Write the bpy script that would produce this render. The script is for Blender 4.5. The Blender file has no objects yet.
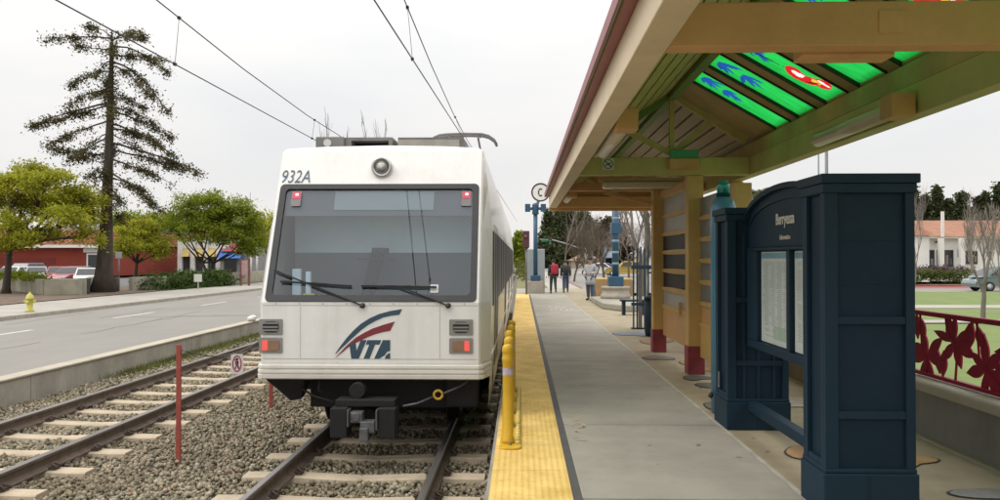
import bpy, math, random
import numpy as np
from mathutils import Vector, Matrix
random.seed(7); RNG = np.random.default_rng(7)
sc = bpy.context.scene
COL = sc.collection
R = math.radians
pi = math.pi

# ---------------------------------------------------------------- camera
F = 780.0; EYE = 1.66; YAW = R(1.542); PITCH = R(0.661)
cam = bpy.data.objects.new('camera', bpy.data.cameras.new('camera'))
COL.objects.link(cam)
cam.location = (0, 0, EYE); cam.rotation_euler = (R(90) + PITCH, 0, YAW)
cam.data.sensor_width = 36; cam.data.lens = 36 * F / 1000
cam.data.clip_end = 6000; cam.data.clip_start = 0.05
sc.camera = cam

def ray(px, py):
    x = (px - 500) / F; u = -(py - 250) / F
    y = math.cos(PITCH) - u * math.sin(PITCH); z = math.sin(PITCH) + u * math.cos(PITCH)
    return Vector((x * math.cos(YAW) - y * math.sin(YAW), x * math.sin(YAW) + y * math.cos(YAW), z))
def at(px, py, Y):                      # survey point at distance Y
    r = ray(px, py); return Vector((0, 0, EYE)) + r * (Y / r.y)

# ---------------------------------------------------------------- materials
MATS = {}
def lin(c):
    return tuple(c) + (1.0,)
def mat(name, col, rough=0.7, metal=0.0, var=0.25, scale=3.0, bump=0.0, bscale=60.0, col2=None, detail=6, spec=0.5, stretch=None, island=0.0, coat=0.0, dirt=None, dscale=0.8, damt=0.5):
    """Principled material with large and fine procedural variation, optional bump, streaks and dirt."""
    if name in MATS: return MATS[name]
    m = bpy.data.materials.new(name); m.use_nodes = True
    nt = m.node_tree; N = nt.nodes; L = nt.links
    b = N['Principled BSDF']; b.inputs['Roughness'].default_value = rough; b.inputs['Metallic'].default_value = metal
    b.inputs['Specular IOR Level'].default_value = spec
    if coat: b.inputs['Coat Weight'].default_value = coat; b.inputs['Coat Roughness'].default_value = 0.08
    tc = N.new('ShaderNodeTexCoord'); src = tc.outputs['Object']
    if stretch:
        mp = N.new('ShaderNodeMapping'); mp.inputs['Scale'].default_value = stretch
        L.new(src, mp.inputs['Vector']); src = mp.outputs['Vector']
    n1 = N.new('ShaderNodeTexNoise'); n1.inputs['Scale'].default_value = scale; n1.inputs['Detail'].default_value = detail
    n1.inputs['Roughness'].default_value = 0.65
    L.new(src, n1.inputs['Vector'])
    c2 = col2 or tuple(max(0, c * (1 - var)) for c in col)
    mix = N.new('ShaderNodeMix'); mix.data_type = 'RGBA'
    mix.inputs['A'].default_value = lin(col); mix.inputs['B'].default_value = lin(c2)
    mr = N.new('ShaderNodeMapRange'); mr.inputs['From Min'].default_value = 0.35; mr.inputs['From Max'].default_value = 0.68
    L.new(n1.outputs['Fac'], mr.inputs['Value']); L.new(mr.outputs['Result'], mix.inputs['Factor'])
    out = mix.outputs['Result']
    if island:
        g = N.new('ShaderNodeNewGeometry'); hsv = N.new('ShaderNodeHueSaturation')
        mv = N.new('ShaderNodeMapRange'); mv.inputs['To Min'].default_value = 1 - island; mv.inputs['To Max'].default_value = 1 + island
        L.new(g.outputs['Random Per Island'], mv.inputs['Value']); L.new(mv.outputs['Result'], hsv.inputs['Value'])
        L.new(out, hsv.inputs['Color']); out = hsv.outputs['Color']
    if dirt:
        n3 = N.new('ShaderNodeTexNoise'); n3.inputs['Scale'].default_value = dscale; n3.inputs['Detail'].default_value = 9; n3.inputs['Roughness'].default_value = 0.72
        L.new(tc.outputs['Object'], n3.inputs['Vector'])
        r3 = N.new('ShaderNodeMapRange'); r3.inputs['From Min'].default_value = 0.48; r3.inputs['From Max'].default_value = 0.75; r3.inputs['To Max'].default_value = damt
        L.new(n3.outputs['Fac'], r3.inputs['Value'])
        m3 = N.new('ShaderNodeMix'); m3.data_type = 'RGBA'; m3.inputs['B'].default_value = lin(dirt)
        L.new(out, m3.inputs['A']); L.new(r3.outputs['Result'], m3.inputs['Factor']); out = m3.outputs['Result']
    L.new(out, b.inputs['Base Color'])
    if bump:
        n2 = N.new('ShaderNodeTexNoise'); n2.inputs['Scale'].default_value = bscale; n2.inputs['Detail'].default_value = 5
        L.new(src, n2.inputs['Vector'])
        bp = N.new('ShaderNodeBump'); bp.inputs['Strength'].default_value = bump; bp.inputs['Distance'].default_value = 0.01
        L.new(n2.outputs['Fac'], bp.inputs['Height']); L.new(bp.outputs['Normal'], b.inputs['Normal'])
    MATS[name] = m; return m
def emis(name, col, s):
    if name in MATS: return MATS[name]
    m = mat(name, col, 0.4); b = m.node_tree.nodes['Principled BSDF']
    b.inputs['Emission Color'].default_value = lin(col); b.inputs['Emission Strength'].default_value = s
    return m
def leafmat(name, c1, c2, trans=0.35, isl=0.35):
    if name in MATS: return MATS[name]
    m = bpy.data.materials.new(name); m.use_nodes = True; nt = m.node_tree; N = nt.nodes; L = nt.links
    N.remove(N['Principled BSDF'])
    g = N.new('ShaderNodeNewGeometry'); mix = N.new('ShaderNodeMix'); mix.data_type = 'RGBA'
    mix.inputs['A'].default_value = lin(c1); mix.inputs['B'].default_value = lin(c2)
    L.new(g.outputs['Random Per Island'], mix.inputs['Factor'])
    tc = N.new('ShaderNodeTexCoord'); n = N.new('ShaderNodeTexNoise'); n.inputs['Scale'].default_value = 0.9; n.inputs['Detail'].default_value = 3
    L.new(tc.outputs['Object'], n.inputs['Vector'])
    hs = N.new('ShaderNodeHueSaturation'); mr = N.new('ShaderNodeMapRange')
    mr.inputs['From Min'].default_value = .3; mr.inputs['From Max'].default_value = .7
    mr.inputs['To Min'].default_value = 1 - isl; mr.inputs['To Max'].default_value = 1 + isl
    L.new(n.outputs['Fac'], mr.inputs['Value']); L.new(mr.outputs['Result'], hs.inputs['Value']); L.new(mix.outputs['Result'], hs.inputs['Color'])
    d = N.new('ShaderNodeBsdfDiffuse'); t = N.new('ShaderNodeBsdfTranslucent'); ms = N.new('ShaderNodeMixShader'); ms.inputs['Fac'].default_value = trans
    L.new(hs.outputs['Color'], d.inputs['Color']); L.new(hs.outputs['Color'], t.inputs['Color'])
    L.new(d.outputs[0], ms.inputs[1]); L.new(t.outputs[0], ms.inputs[2]); L.new(ms.outputs[0], N['Material Output'].inputs['Surface'])
    MATS[name] = m; return m
def glassmat(name, tint, refl=0.12, rough=0.02, see=1.0, body=(0.05, 0.06, 0.06)):
    """Window glass: a mirror part, a see-through tinted part, the rest dark."""
    if name in MATS: return MATS[name]
    m = bpy.data.materials.new(name); m.use_nodes = True; nt = m.node_tree; N = nt.nodes; L = nt.links
    N.remove(N['Principled BSDF'])
    gl = N.new('ShaderNodeBsdfGlossy'); gl.inputs['Roughness'].default_value = rough; gl.inputs['Color'].default_value = (.95, .97, 1, 1)
    tr = N.new('ShaderNodeBsdfTransparent'); tr.inputs['Color'].default_value = lin(tint)
    df = N.new('ShaderNodeBsdfDiffuse'); df.inputs['Color'].default_value = lin(body)
    m1 = N.new('ShaderNodeMixShader'); m1.inputs['Fac'].default_value = see
    L.new(df.outputs[0], m1.inputs[1]); L.new(tr.outputs[0], m1.inputs[2])
    m2 = N.new('ShaderNodeMixShader')
    m2.inputs['Fac'].default_value = refl
    L.new(m1.outputs[0], m2.inputs[1]); L.new(gl.outputs[0], m2.inputs[2]); L.new(m2.outputs[0], N['Material Output'].inputs['Surface'])
    MATS[name] = m; return m
def stainglass(name, c, var=0.3):
    if name in MATS: return MATS[name]
    m = bpy.data.materials.new(name); m.use_nodes = True; nt = m.node_tree; N = nt.nodes; L = nt.links
    N.remove(N['Principled BSDF'])
    tc = N.new('ShaderNodeTexCoord'); mp = N.new('ShaderNodeMapping'); mp.inputs['Scale'].default_value = (3, 14, 3)
    n = N.new('ShaderNodeTexNoise'); n.inputs['Scale'].default_value = 1.0; n.inputs['Detail'].default_value = 5; n.inputs['Distortion'].default_value = 1.5
    L.new(tc.outputs['Object'], mp.inputs['Vector']); L.new(mp.outputs['Vector'], n.inputs['Vector'])
    mix = N.new('ShaderNodeMix'); mix.data_type = 'RGBA'; mix.inputs['A'].default_value = lin(c)
    mix.inputs['B'].default_value = lin(tuple(x * (1 - var) for x in c)); L.new(n.outputs['Fac'], mix.inputs['Factor'])
    t = N.new('ShaderNodeBsdfTranslucent'); L.new(mix.outputs['Result'], t.inputs['Color'])
    tr = N.new('ShaderNodeBsdfTransparent'); L.new(mix.outputs['Result'], tr.inputs['Color'])
    ms = N.new('ShaderNodeMixShader'); ms.inputs['Fac'].default_value = 0.25
    L.new(t.outputs[0], ms.inputs[1]); L.new(tr.outputs[0], ms.inputs[2]); L.new(ms.outputs[0], N['Material Output'].inputs['Surface'])
    MATS[name] = m; return m

# ---------------------------------------------------------------- scene tree helpers
def tag(o, label=None, cat=None, group=None, kind=None):
    if label: o['label'] = label
    if cat: o['category'] = cat
    if group: o['group'] = group
    if kind: o['kind'] = kind
    return o
def thing(name, label, cat, loc=(0, 0, 0), rz=0.0, group=None):
    o = bpy.data.objects.new(name, None); COL.objects.link(o)
    o.empty_display_size = 0.2; o.location = loc; o.rotation_euler = (0, 0, rz)
    o['wloc'] = list(loc) if rz == 0 else [0, 0, 0]
    return tag(o, label, cat, group)
def origin_of(o):
    v = Vector((0, 0, 0))
    while o is not None:
        w = o.get('wloc')
        if w is not None: v += Vector(w)
        o = o.parent
    return v
def copy_tree(o, parent=None):
    c = o.copy(); COL.objects.link(c)
    if parent: c.parent = parent
    for ch in list(o.children): copy_tree(ch, c)
    return c

class MB:
    """Collects shapes; build() links them as ONE mesh object. Points are world points; a parent's base is subtracted."""
    def __init__(s): s.v = []; s.f = []; s.m = []; s.s = []
    def add(s, vs, fs, m=0, smooth=False):
        o = len(s.v); s.v += [tuple(v) for v in vs]
        for f in fs: s.f.append([i + o for i in f]); s.m.append(m); s.s.append(smooth)
        return s
    def box(s, x0, x1, y0, y1, z0, z1, m=0):
        return s.add([(x0, y0, z0), (x1, y0, z0), (x1, y1, z0), (x0, y1, z0), (x0, y0, z1), (x1, y0, z1), (x1, y1, z1), (x0, y1, z1)],
                     [(0, 3, 2, 1), (4, 5, 6, 7), (0, 1, 5, 4), (1, 2, 6, 5), (2, 3, 7, 6), (3, 0, 4, 7)], m)
    def bar(s, a, b, w, h, up=(0, 0, 1), m=0):
        a = Vector(a); b = Vector(b); d = (b - a).normalized(); u = Vector(up)
        x = d.cross(u)
        if x.length < 1e-5: x = d.cross(Vector((0, 1, 0)))
        x.normalize(); u = x.cross(d).normalized(); x *= w / 2; u *= h / 2
        vs = [a - x - u, a + x - u, a + x + u, a - x + u, b - x - u, b + x - u, b + x + u, b - x + u]
        return s.add(vs, [(0, 1, 2, 3), (7, 6, 5, 4), (0, 4, 5, 1), (1, 5, 6, 2), (2, 6, 7, 3), (3, 7, 4, 0)], m)
    def tube(s, pts, r, n=8, m=0, cap=True, smooth=True):
        pts = [Vector(p) for p in pts]
        rs = r if isinstance(r, (list, tuple)) else [r] * len(pts)
        vs = []; fs = []; px = None
        for i, p in enumerate(pts):
            d = (pts[min(i + 1, len(pts) - 1)] - pts[max(i - 1, 0)])
            d = d.normalized() if d.length > 1e-9 else Vector((0, 0, 1))
            if px is None:
                px = d.orthogonal().normalized()
            else:
                px = px - d * px.dot(d)
                px = px.normalized() if px.length > 1e-6 else d.orthogonal().normalized()
            py = d.cross(px)
            for k in range(n):
                a = 2 * pi * k / n; vs.append(p + (px * math.cos(a) + py * math.sin(a)) * rs[i])
        for i in range(len(pts) - 1):
            for k in range(n):
                fs.append((i * n + k, i * n + (k + 1) % n, (i + 1) * n + (k + 1) % n, (i + 1) * n + k))
        s.add(vs, fs, m, smooth)
        if cap and n > 2:
            o = len(s.v) - len(vs)
            s.f.append([o + k for k in range(n)][::-1]); s.m.append(m); s.s.append(False)
            s.f.append([o + (len(pts) - 1) * n + k for k in range(n)]); s.m.append(m); s.s.append(False)
        return s
    def lathe(s, prof, c, n=16, m=0, axis='Z', smooth=True):
        c = Vector(c); vs = []; fs = []
        for (r, z) in prof:
            for k in range(n):
                a = 2 * pi * k / n; x = r * math.cos(a); y = r * math.sin(a)
                vs.append(c + (Vector((x, y, z)) if axis == 'Z' else Vector((x, z, y)) if axis == 'Y' else Vector((z, x, y))))
        for i in range(len(prof) - 1):
            for k in range(n):
                fs.append((i * n + k, i * n + (k + 1) % n, (i + 1) * n + (k + 1) % n, (i + 1) * n + k))
        fs2 = [[k for k in range(n)][::-1], [(len(prof) - 1) * n + k for k in range(n)]]
        s.add(vs, fs, m, smooth); o = len(s.v) - len(vs)
        for f in fs2: s.f.append([i + o for i in f]); s.m.append(m); s.s.append(False)
        return s
    def prism(s, poly, fn, t0, t1, m=0):
        """poly: 2D points; fn(a,b,t)->3D point; thickness from t0 to t1."""
        n = len(poly); vs = [fn(a, b, t0) for a, b in poly] + [fn(a, b, t1) for a, b in poly]
        fs = [tuple(range(n))[::-1], tuple(range(n, 2 * n))] + [(i, (i + 1) % n, n + (i + 1) % n, n + i) for i in range(n)]
        return s.add(vs, fs, m)
    def ring(s, outer, inner, fn, t0, t1, m=0):
        n = len(outer); V = []
        for t in (t0, t1):
            V += [fn(a, b, t) for a, b in outer] + [fn(a, b, t) for a, b in inner]
        fs = []
        for i in range(n):
            j = (i + 1) % n
            fs += [(i, n + i, n + j, j), (2 * n + i, 2 * n + j, 3 * n + j, 3 * n + i), (i, j, 2 * n + j, 2 * n + i), (n + i, 3 * n + i, 3 * n + j, n + j)]
        return s.add(V, fs, m)
    def build(s, name, mats, parent=None, bevel=0.0, seg=2, autosmooth=False):
        me = bpy.data.meshes.new(name)
        o0 = origin_of(parent) if parent is not None else Vector((0, 0, 0))
        me.from_pydata([(v[0] - o0.x, v[1] - o0.y, v[2] - o0.z) for v in s.v], [], s.f)
        if not isinstance(mats, (list, tuple)): mats = [mats]
        for m in mats: me.materials.append(m)
        me.polygons.foreach_set('material_index', s.m)
        me.polygons.foreach_set('use_smooth', s.s)
        import bmesh
        bm = bmesh.new(); bm.from_mesh(me); bmesh.ops.recalc_face_normals(bm, faces=bm.faces); bm.to_mesh(me); bm.free()
        me.update()
        ob = bpy.data.objects.new(name, me); COL.objects.link(ob)
        if parent is not None: ob.parent = parent
        if bevel:
            b = ob.modifiers.new('edge', 'BEVEL'); b.width = bevel; b.segments = seg; b.limit_method = 'ANGLE'; b.angle_limit = R(35)
        return ob
def rrect(x0, x1, y0, y1, r, n=5):
    P = []
    for cx, cy, a0 in ((x1 - r, y1 - r, 0), (x0 + r, y1 - r, 90), (x0 + r, y0 + r, 180), (x1 - r, y0 + r, 270)):
        for k in range(n + 1):
            a = R(a0 + 90 * k / n); P.append((cx + r * math.cos(a), cy + r * math.sin(a)))
    return P
def np_obj(name, V, Fc, mats, parent=None, mi=None, smooth=False):
    V = np.asarray(V, dtype=np.float32); Fc = np.asarray(Fc, dtype=np.int32)
    if parent is not None: V = V - np.array(origin_of(parent), dtype=np.float32)
    k = Fc.shape[1]; me = bpy.data.meshes.new(name)
    me.vertices.add(len(V)); me.vertices.foreach_set('co', V.ravel())
    me.loops.add(Fc.size); me.loops.foreach_set('vertex_index', Fc.ravel())
    me.polygons.add(len(Fc)); me.polygons.foreach_set('loop_start', np.arange(0, Fc.size, k, dtype=np.int32))
    if not isinstance(mats, (list, tuple)): mats = [mats]
    for m in mats: me.materials.append(m)
    if mi is not None: me.polygons.foreach_set('material_index', np.asarray(mi, dtype=np.int32))
    if smooth: me.polygons.foreach_set('use_smooth', np.ones(len(Fc), dtype=bool))
    me.update(calc_edges=True); me.validate()
    ob = bpy.data.objects.new(name, me); COL.objects.link(ob)
    if parent is not None: ob.parent = parent
    return ob
def text_part(name, body, size, loc, rot, m, parent, shear=0.0, extrude=0.002, align='LEFT', sx=1.0, offset=0.0):
    c = bpy.data.curves.new(name, 'FONT'); c.body = body; c.size = size; c.shear = shear; c.extrude = extrude; c.align_x = align; c.offset = offset
    c.materials.append(m); o = bpy.data.objects.new(name, c); COL.objects.link(o)
    bpy.context.view_layer.update(); me = bpy.data.meshes.new_from_object(o); bpy.data.objects.remove(o)
    M = Matrix.Translation(Vector(loc) - (origin_of(parent) if parent is not None else Vector((0, 0, 0)))) @ __import__('mathutils').Euler(rot).to_matrix().to_4x4() @ Matrix.Diagonal((sx, 1, 1, 1))
    me.transform(M); me.name = name; o = bpy.data.objects.new(name, me); COL.objects.link(o)
    if not me.materials: me.materials.append(m)
    if parent is not None: o.parent = parent
    return o
def struct(o, label=None, kind='structure'):
    o['kind'] = kind
    if label: o['label'] = label
    return o

# ---------------------------------------------------------------- world and light
w = bpy.data.worlds.new('World'); sc.world = w; w.use_nodes = True
N = w.node_tree.nodes; L = w.node_tree.links
bg = N['Background']; bg.inputs['Strength'].default_value = 0.1
sky = N.new('ShaderNodeTexSky'); sky.sky_type = 'NISHITA'; sky.sun_disc = False
SUN_EL, SUN_AZ = R(54), R(258)
sky.sun_elevation = SUN_EL; sky.sun_rotation = SUN_AZ; sky.dust_density = 4.0; sky.air_density = 1.0
tc = N.new('ShaderNodeTexCoord'); mp = N.new('ShaderNodeMapping'); mp.inputs['Scale'].default_value = (1.2, 1.2, 3.5)
nz = N.new('ShaderNodeTexNoise'); nz.inputs['Scale'].default_value = 1.6; nz.inputs['Detail'].default_value = 5; nz.inputs['Roughness'].default_value = 0.55
L.new(tc.outputs['Generated'], mp.inputs['Vector']); L.new(mp.outputs['Vector'], nz.inputs['Vector'])
cl = N.new('ShaderNodeMix'); cl.data_type = 'RGBA'; cl.inputs['A'].default_value = (10.5, 10.25, 9.9, 1); cl.inputs['B'].default_value = (9.0, 9.05, 9.15, 1)
mr = N.new('ShaderNodeMapRange'); mr.inputs['From Min'].default_value = .35; mr.inputs['From Max'].default_value = .7
L.new(nz.outputs['Fac'], mr.inputs['Value']); L.new(mr.outputs['Result'], cl.inputs['Factor'])
mx = N.new('ShaderNodeMix'); mx.data_type = 'RGBA'; mx.inputs['Factor'].default_value = 0.93
L.new(sky.outputs['Color'], mx.inputs['A']); sx_ = N.new('ShaderNodeSeparateXYZ'); L.new(tc.outputs['Generated'], sx_.inputs[0])        # overcast sky: brighter towards the zenith
gr = N.new('ShaderNodeMapRange'); gr.inputs['From Min'].default_value = 0.0; gr.inputs['From Max'].default_value = 1.0; gr.inputs['To Min'].default_value = .80; gr.inputs['To Max'].default_value = 2.25
pw_ = N.new('ShaderNodeMath'); pw_.operation = 'POWER'; pw_.inputs[1].default_value = 1.7; pw_.use_clamp = True; L.new(sx_.outputs['Z'], pw_.inputs[0]); L.new(pw_.outputs[0], gr.inputs['Value'])
vm = N.new('ShaderNodeVectorMath'); vm.operation = 'SCALE'; L.new(cl.outputs['Result'], vm.inputs[0]); L.new(gr.outputs['Result'], vm.inputs['Scale']); L.new(vm.outputs['Vector'], mx.inputs['B']); L.new(mx.outputs['Result'], bg.inputs['Color'])
sd = bpy.data.lights.new('sun', 'SUN'); sd.energy = 1.0; sd.angle = R(28); sd.color = (1.0, .96, .9)
so = bpy.data.objects.new('sun', sd); COL.objects.link(so)
dirv = Vector((math.sin(SUN_AZ) * math.cos(SUN_EL), math.cos(SUN_AZ) * math.cos(SUN_EL), math.sin(SUN_EL)))
so.rotation_euler = dirv.to_track_quat('Z', 'Y').to_euler(); so.location = (-6, -8, 14)
sc.view_settings.view_transform = 'Standard'; sc.view_settings.look = 'None'; sc.view_settings.exposure = 0.18; sc.view_settings.gamma = 1.0
sc.view_settings.use_curve_mapping = False
sc.cycles.max_bounces = 10; sc.cycles.diffuse_bounces = 6; sc.cycles.transparent_max_bounces = 12
# ================================================================ GROUND, PLATFORM, TRACKS
ZR = -0.36            # top of rail
ZB = -0.55            # ballast level
concrete = mat('platform_concrete', (.355, .33, .272), .85, var=.22, scale=1.3, bump=.25, bscale=90, dirt=(.2, .185, .15), dscale=.7, damt=.55)
conc_light = mat('kerb_concrete', (.40, .37, .31), .88, var=.25, scale=2.5, bump=.3, bscale=40, dirt=(.2, .18, .14), dscale=1.6, damt=.6)
asphalt = mat('asphalt', (.255, .24, .215), .9, var=.14, scale=.5, bump=.25, bscale=120, dirt=(.16, .155, .145), dscale=.12, damt=.5, stretch=(1.0, .25, 1))
soil = mat('soil', (.17, .12, .085), .95, var=.4, scale=1.5, bump=.5, bscale=12)
mosaic = mat('tinted_paving', (.36, .305, .2), .8, var=.25, scale=1.6, bump=.2, bscale=70, dirt=(.24, .18, .10), dscale=1.1, damt=.6)
white_paint = mat('road_paint', (.62, .6, .55), .8, var=.3, scale=6)

def sheet(name, x0, x1, y0, y1, z, m):
    b = MB(); b.add([(x0, y0, z), (x1, y0, z), (x1, y1, z), (x0, y1, z)], [(0, 1, 2, 3)]); o = b.build(name, m); return struct(o)
earth = mat('earth', (.2, .18, .12), .95, var=.3, scale=.05, bump=.3, bscale=2)
sheet('ground', -3000, 3000, -3000, 3000, -0.75, earth)
b = MB().box(-7.75, -.26, -3, 140, -.74, ZB - .055); struct(b.build('track_bed', mat('ballast_fines', (.22, .2, .165), .95, var=.4, scale=14, bump=.9, bscale=70)))
# platform: edge strip, drain, slabs with joints, tinted paving
b = MB().box(-.25, -.215, -3, 36, -.74, 0.0); b.box(-.215, .365, -3, 36, -.74, -.003); 
struct(b.build('platform_edge', mat('platform_side', (.3, .28, .24), .9, var=.3, scale=3, bump=.3, bscale=40)))
def tactile():
    m = bpy.data.materials.new('tactile_yellow'); m.use_nodes = True; nt = m.node_tree; N = nt.nodes; L = nt.links; B = N['Principled BSDF']
    tc = N.new('ShaderNodeTexCoord'); n = N.new('ShaderNodeTexNoise'); n.inputs['Scale'].default_value = 2.2; n.inputs['Detail'].default_value = 8; n.inputs['Roughness'].default_value = .7
    L.new(tc.outputs['Object'], n.inputs['Vector'])
    r = N.new('ShaderNodeValToRGB'); r.color_ramp.elements[0].position = .36; r.color_ramp.elements[0].color = (.60, .385, .085, 1)
    r.color_ramp.elements[1].position = .66; r.color_ramp.elements[1].color = (.84, .59, .195, 1); L.new(n.outputs['Fac'], r.inputs['Fac'])
    n2 = N.new('ShaderNodeTexNoise'); n2.inputs['Scale'].default_value = 9; n2.inputs['Detail'].default_value = 6
    L.new(tc.outputs['Object'], n2.inputs['Vector'])
    mr = N.new('ShaderNodeMapRange'); mr.inputs['From Min'].default_value = .62; mr.inputs['From Max'].default_value = .74; mr.inputs['To Max'].default_value = .55; L.new(n2.outputs['Fac'], mr.inputs['Value'])
    mx = N.new('ShaderNodeMix'); mx.data_type = 'RGBA'; mx.inputs['B'].default_value = (.33, .2, .07, 1); L.new(r.outputs['Color'], mx.inputs['A']); L.new(mr.outputs['Result'], mx.inputs['Factor'])
    v = N.new('ShaderNodeTexVoronoi'); v.inputs['Scale'].default_value = 21; v.inputs['Randomness'].default_value = 0; L.new(tc.outputs['Object'], v.inputs['Vector'])
    inv = N.new('ShaderNodeMapRange'); inv.inputs['From Min'].default_value = .15; inv.inputs['From Max'].default_value = .4; inv.inputs['To Min'].default_value = 1; inv.inputs['To Max'].default_value = 0
    L.new(v.outputs['Distance'], inv.inputs['Value'])
    bp = N.new('ShaderNodeBump'); bp.inputs['Strength'].default_value = .9; bp.inputs['Distance'].default_value = .006; L.new(inv.outputs['Result'], bp.inputs['Height']); L.new(bp.outputs['Normal'], B.inputs['Normal'])
    L.new(mx.outputs['Result'], B.inputs['Base Color']); B.inputs['Roughness'].default_value = .75
    return m
TACT = tactile()
b = MB(); y = -2.4
while y < 35.9:
    b.box(-.225, .36, y + .004, y + 1.216, -.003, .004); y += 1.22
struct(b.build('platform_strip', TACT))
struct(MB().box(.365, .43, -3, 36.4, -.2, -.006).build('platform_drain', mat('drain_metal', (.09, .085, .08), .7, var=.3, scale=8)))
b = MB(); y = -3.2
slabs = []
yy = -1.85
while yy < 44:
    b.box(.43, 1.962, yy + .017, yy + 2.43 - .017, -.2, 0.0); yy += 2.43
b.box(-.25, .43, 36.4, 44, -.2, -.002)
struct(b.build('platform_paving', concrete, bevel=.006, seg=1))
struct(MB().box(1.962, 2.0, -3, 44, -.2, .002).build('platform_joint_kerb', mat('joint_strip', (.46, .43, .36), .85, var=.3, scale=5)))
struct(MB().box(2.0, 3.9, -3, 44, -.2, -.003).build('platform_tinted_paving', mosaic))
struct(MB().box(.41, 2.0, -3, 44, -.5, -.03).build('platform_base', mat('joint_dark', (.05, .045, .04), .9)))
# blob shaped inlays in the tinted paving
def blob(cx, cy, rx, ry, ph, n=26, w=.0):
    P = []
    for k in range(n):
        a = 2 * pi * k / n; q = 1 + .22 * math.sin(2 * a + ph) + .13 * math.sin(3 * a + 2 * ph)
        P.append((cx + (rx + w) * q * math.cos(a), cy + (ry + w) * q * math.sin(a)))
    return P
inl = [(3.12, 6.52, .26, .2, .4, (.45, .28, .10)), (3.42, 5.6, .3, .17, 2.2, (.27, .26, .25)), (2.52, 6.78, .22, .28, 1.2, (.45, .26, .12)),
       (2.62, 10.2, .26, .34, 3, (.14, .125, .11)), (2.45, 11.0, .16, .26, 1, (.11, .1, .095)), (2.85, 12.2, .35, .5, 4, (.4, .26, .1)), (2.3, 8.9, .22, .3, .4, (.17, .15, .13)),
       (2.5, 17.4, .35, .6, 2, (.24, .27, .3)), (2.3, 13.2, .2, .35, 1.7, (.2, .18, .16)), (3.2, 9.1, .3, .4, 2, (.45, .4, .33)), (2.82, 5.2, .25, .2, 3.7, (.44, .43, .42)), (2.7, 15.8, .3, .5, .3, (.38, .2, .1))]
e = MB(); mm = []
for i, (cx, cy, rx, ry, ph, c) in enumerate(inl):
    P0 = blob(cx, cy, rx, ry, ph, w=.018); P1 = blob(cx, cy, rx, ry, ph)
    e.add([(x, yv, .001) for x, yv in P0], [tuple(range(len(P0)))], 0)
    e.add([(x, yv, .005) for x, yv in P1], [tuple(range(len(P1)))], i + 1); mm.append(mat('inlay_tint_%d' % i, c, .75, var=.35, scale=5, dirt=(.2, .17, .12), dscale=2))
struct(e.build('platform_inlays', [mat('inlay_edge', (.03, .03, .03), .8)] + mm))
# scuffed chalk marks and a worn yellow patch on the slabs
e = MB()
for k in range(9):
    p = (1.02 + .16 * (k % 5) + random.uniform(-.04, .04), 25.6 + 1.5 * (k // 5) + random.uniform(-.2, .2))
    P = blob(p[0], p[1], .055, .16, random.uniform(0, 6), 9); e.add([(x, yv, .004) for x, yv in P], [tuple(range(len(P)))], 0)
struct(e.build('chalk_marking', white_paint))
e = MB(); r5 = random.Random(8)
for k in range(80):
    y_ = 4.5 + 26 * r5.random() ** 1.5; x_ = r5.uniform(.5, 1.9) if r5.random() < .75 else r5.uniform(2.1, 2.5); q = r5.uniform(.008, .022)
    P = blob(x_, y_, q, q * r5.uniform(.8, 1.6), r5.uniform(0, 6), 8); e.add([(x, yv, .0035) for x, yv in P], [tuple(range(8))], r5.choice((0, 0, 1)))
for k in range(16):
    x_, y_ = .5 + .14 * r5.random() ** 1.5, 7.0 + r5.uniform(0, 1.6); P = blob(x_, y_, r5.uniform(.01, .04), r5.uniform(.015, .07), r5.uniform(0, 6), 9); e.add([(x, yv, .0034) for x, yv in P], [tuple(range(9))], 2)
struct(e.build('paving_stains', [mat('gum_dark', (.2, .185, .165), .8), mat('gum_pale', (.27, .26, .24), .8), mat('worn_yellow', (.44, .38, .24), .8, var=.3, scale=20)]))
# road, kerb, lane paint, pavement
ZRD = -.30; KX = -16.4; WX = -7.8
sheet('road', KX, WX - .2, -30, 600, ZRD, asphalt)
e = MB()
for k in range(30):
    y0 = 7.0 + k * 7.1; e.box(-13.55, -13.43, y0 - 2.8, y0, ZRD, ZRD + .004)
e.box(-8.45, -8.35, -30, 400, ZRD, ZRD + .004, 1)
cr = MB(); r6 = random.Random(2)
for k in range(14):
    x_, y_ = r6.uniform(-15.5, -9), r6.uniform(10, 45); P = []
    for q in range(9): P.append((x_, y_)); x_ += r6.uniform(-.12, .12) + (.35 if k % 3 == 0 else .0); y_ += r6.uniform(.4, 1.0) if k % 3 else r6.uniform(-.1, .2)
    for (xa, ya), (xb, yb) in zip(P, P[1:]):
        dx, dy = yb - ya, xa - xb; l_ = math.hypot(dx, dy); dx, dy = dx / l_ * .02, dy / l_ * .02
        cr.add([(xa - dx, ya - dy, ZRD + .003), (xa + dx, ya + dy, ZRD + .003), (xb + dx, yb + dy, ZRD + .003), (xb - dx, yb - dy, ZRD + .003)], [(0, 1, 2, 3)])
struct(cr.build('road_cracks', mat('tar_seal', (.13, .12, .11), .8)))
struct(e.build('lane_marking', [white_paint, mat('yellow_line', (.42, .3, .1), .8, var=.4, scale=7)]))
b = MB(); y = -30
while y < 300:
    b.box(KX - .18, KX, y + .005, y + 3.045 - .005, -.6, -.165); y += 3.05
struct(b.build('kerb', conc_light, bevel=.02))
b = MB(); y = -30
walk = mat('pavement_concrete', (.40, .375, .33), .88, var=.22, scale=.8, bump=.2, bscale=40, dirt=(.24, .22, .18), dscale=.5)
while y < 300:
    b.box(-20.5, KX - .18, y + .008, y + 2.0 - .008, -.5, -.17); y += 2.0
struct(b.build('pavement', walk))
sheet('planting_soil', -60, -20.5, -30, 49.4, -.14, soil); sheet('planting_soil', -24, -20.5, 49.4, 120, -.14, soil)
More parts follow.
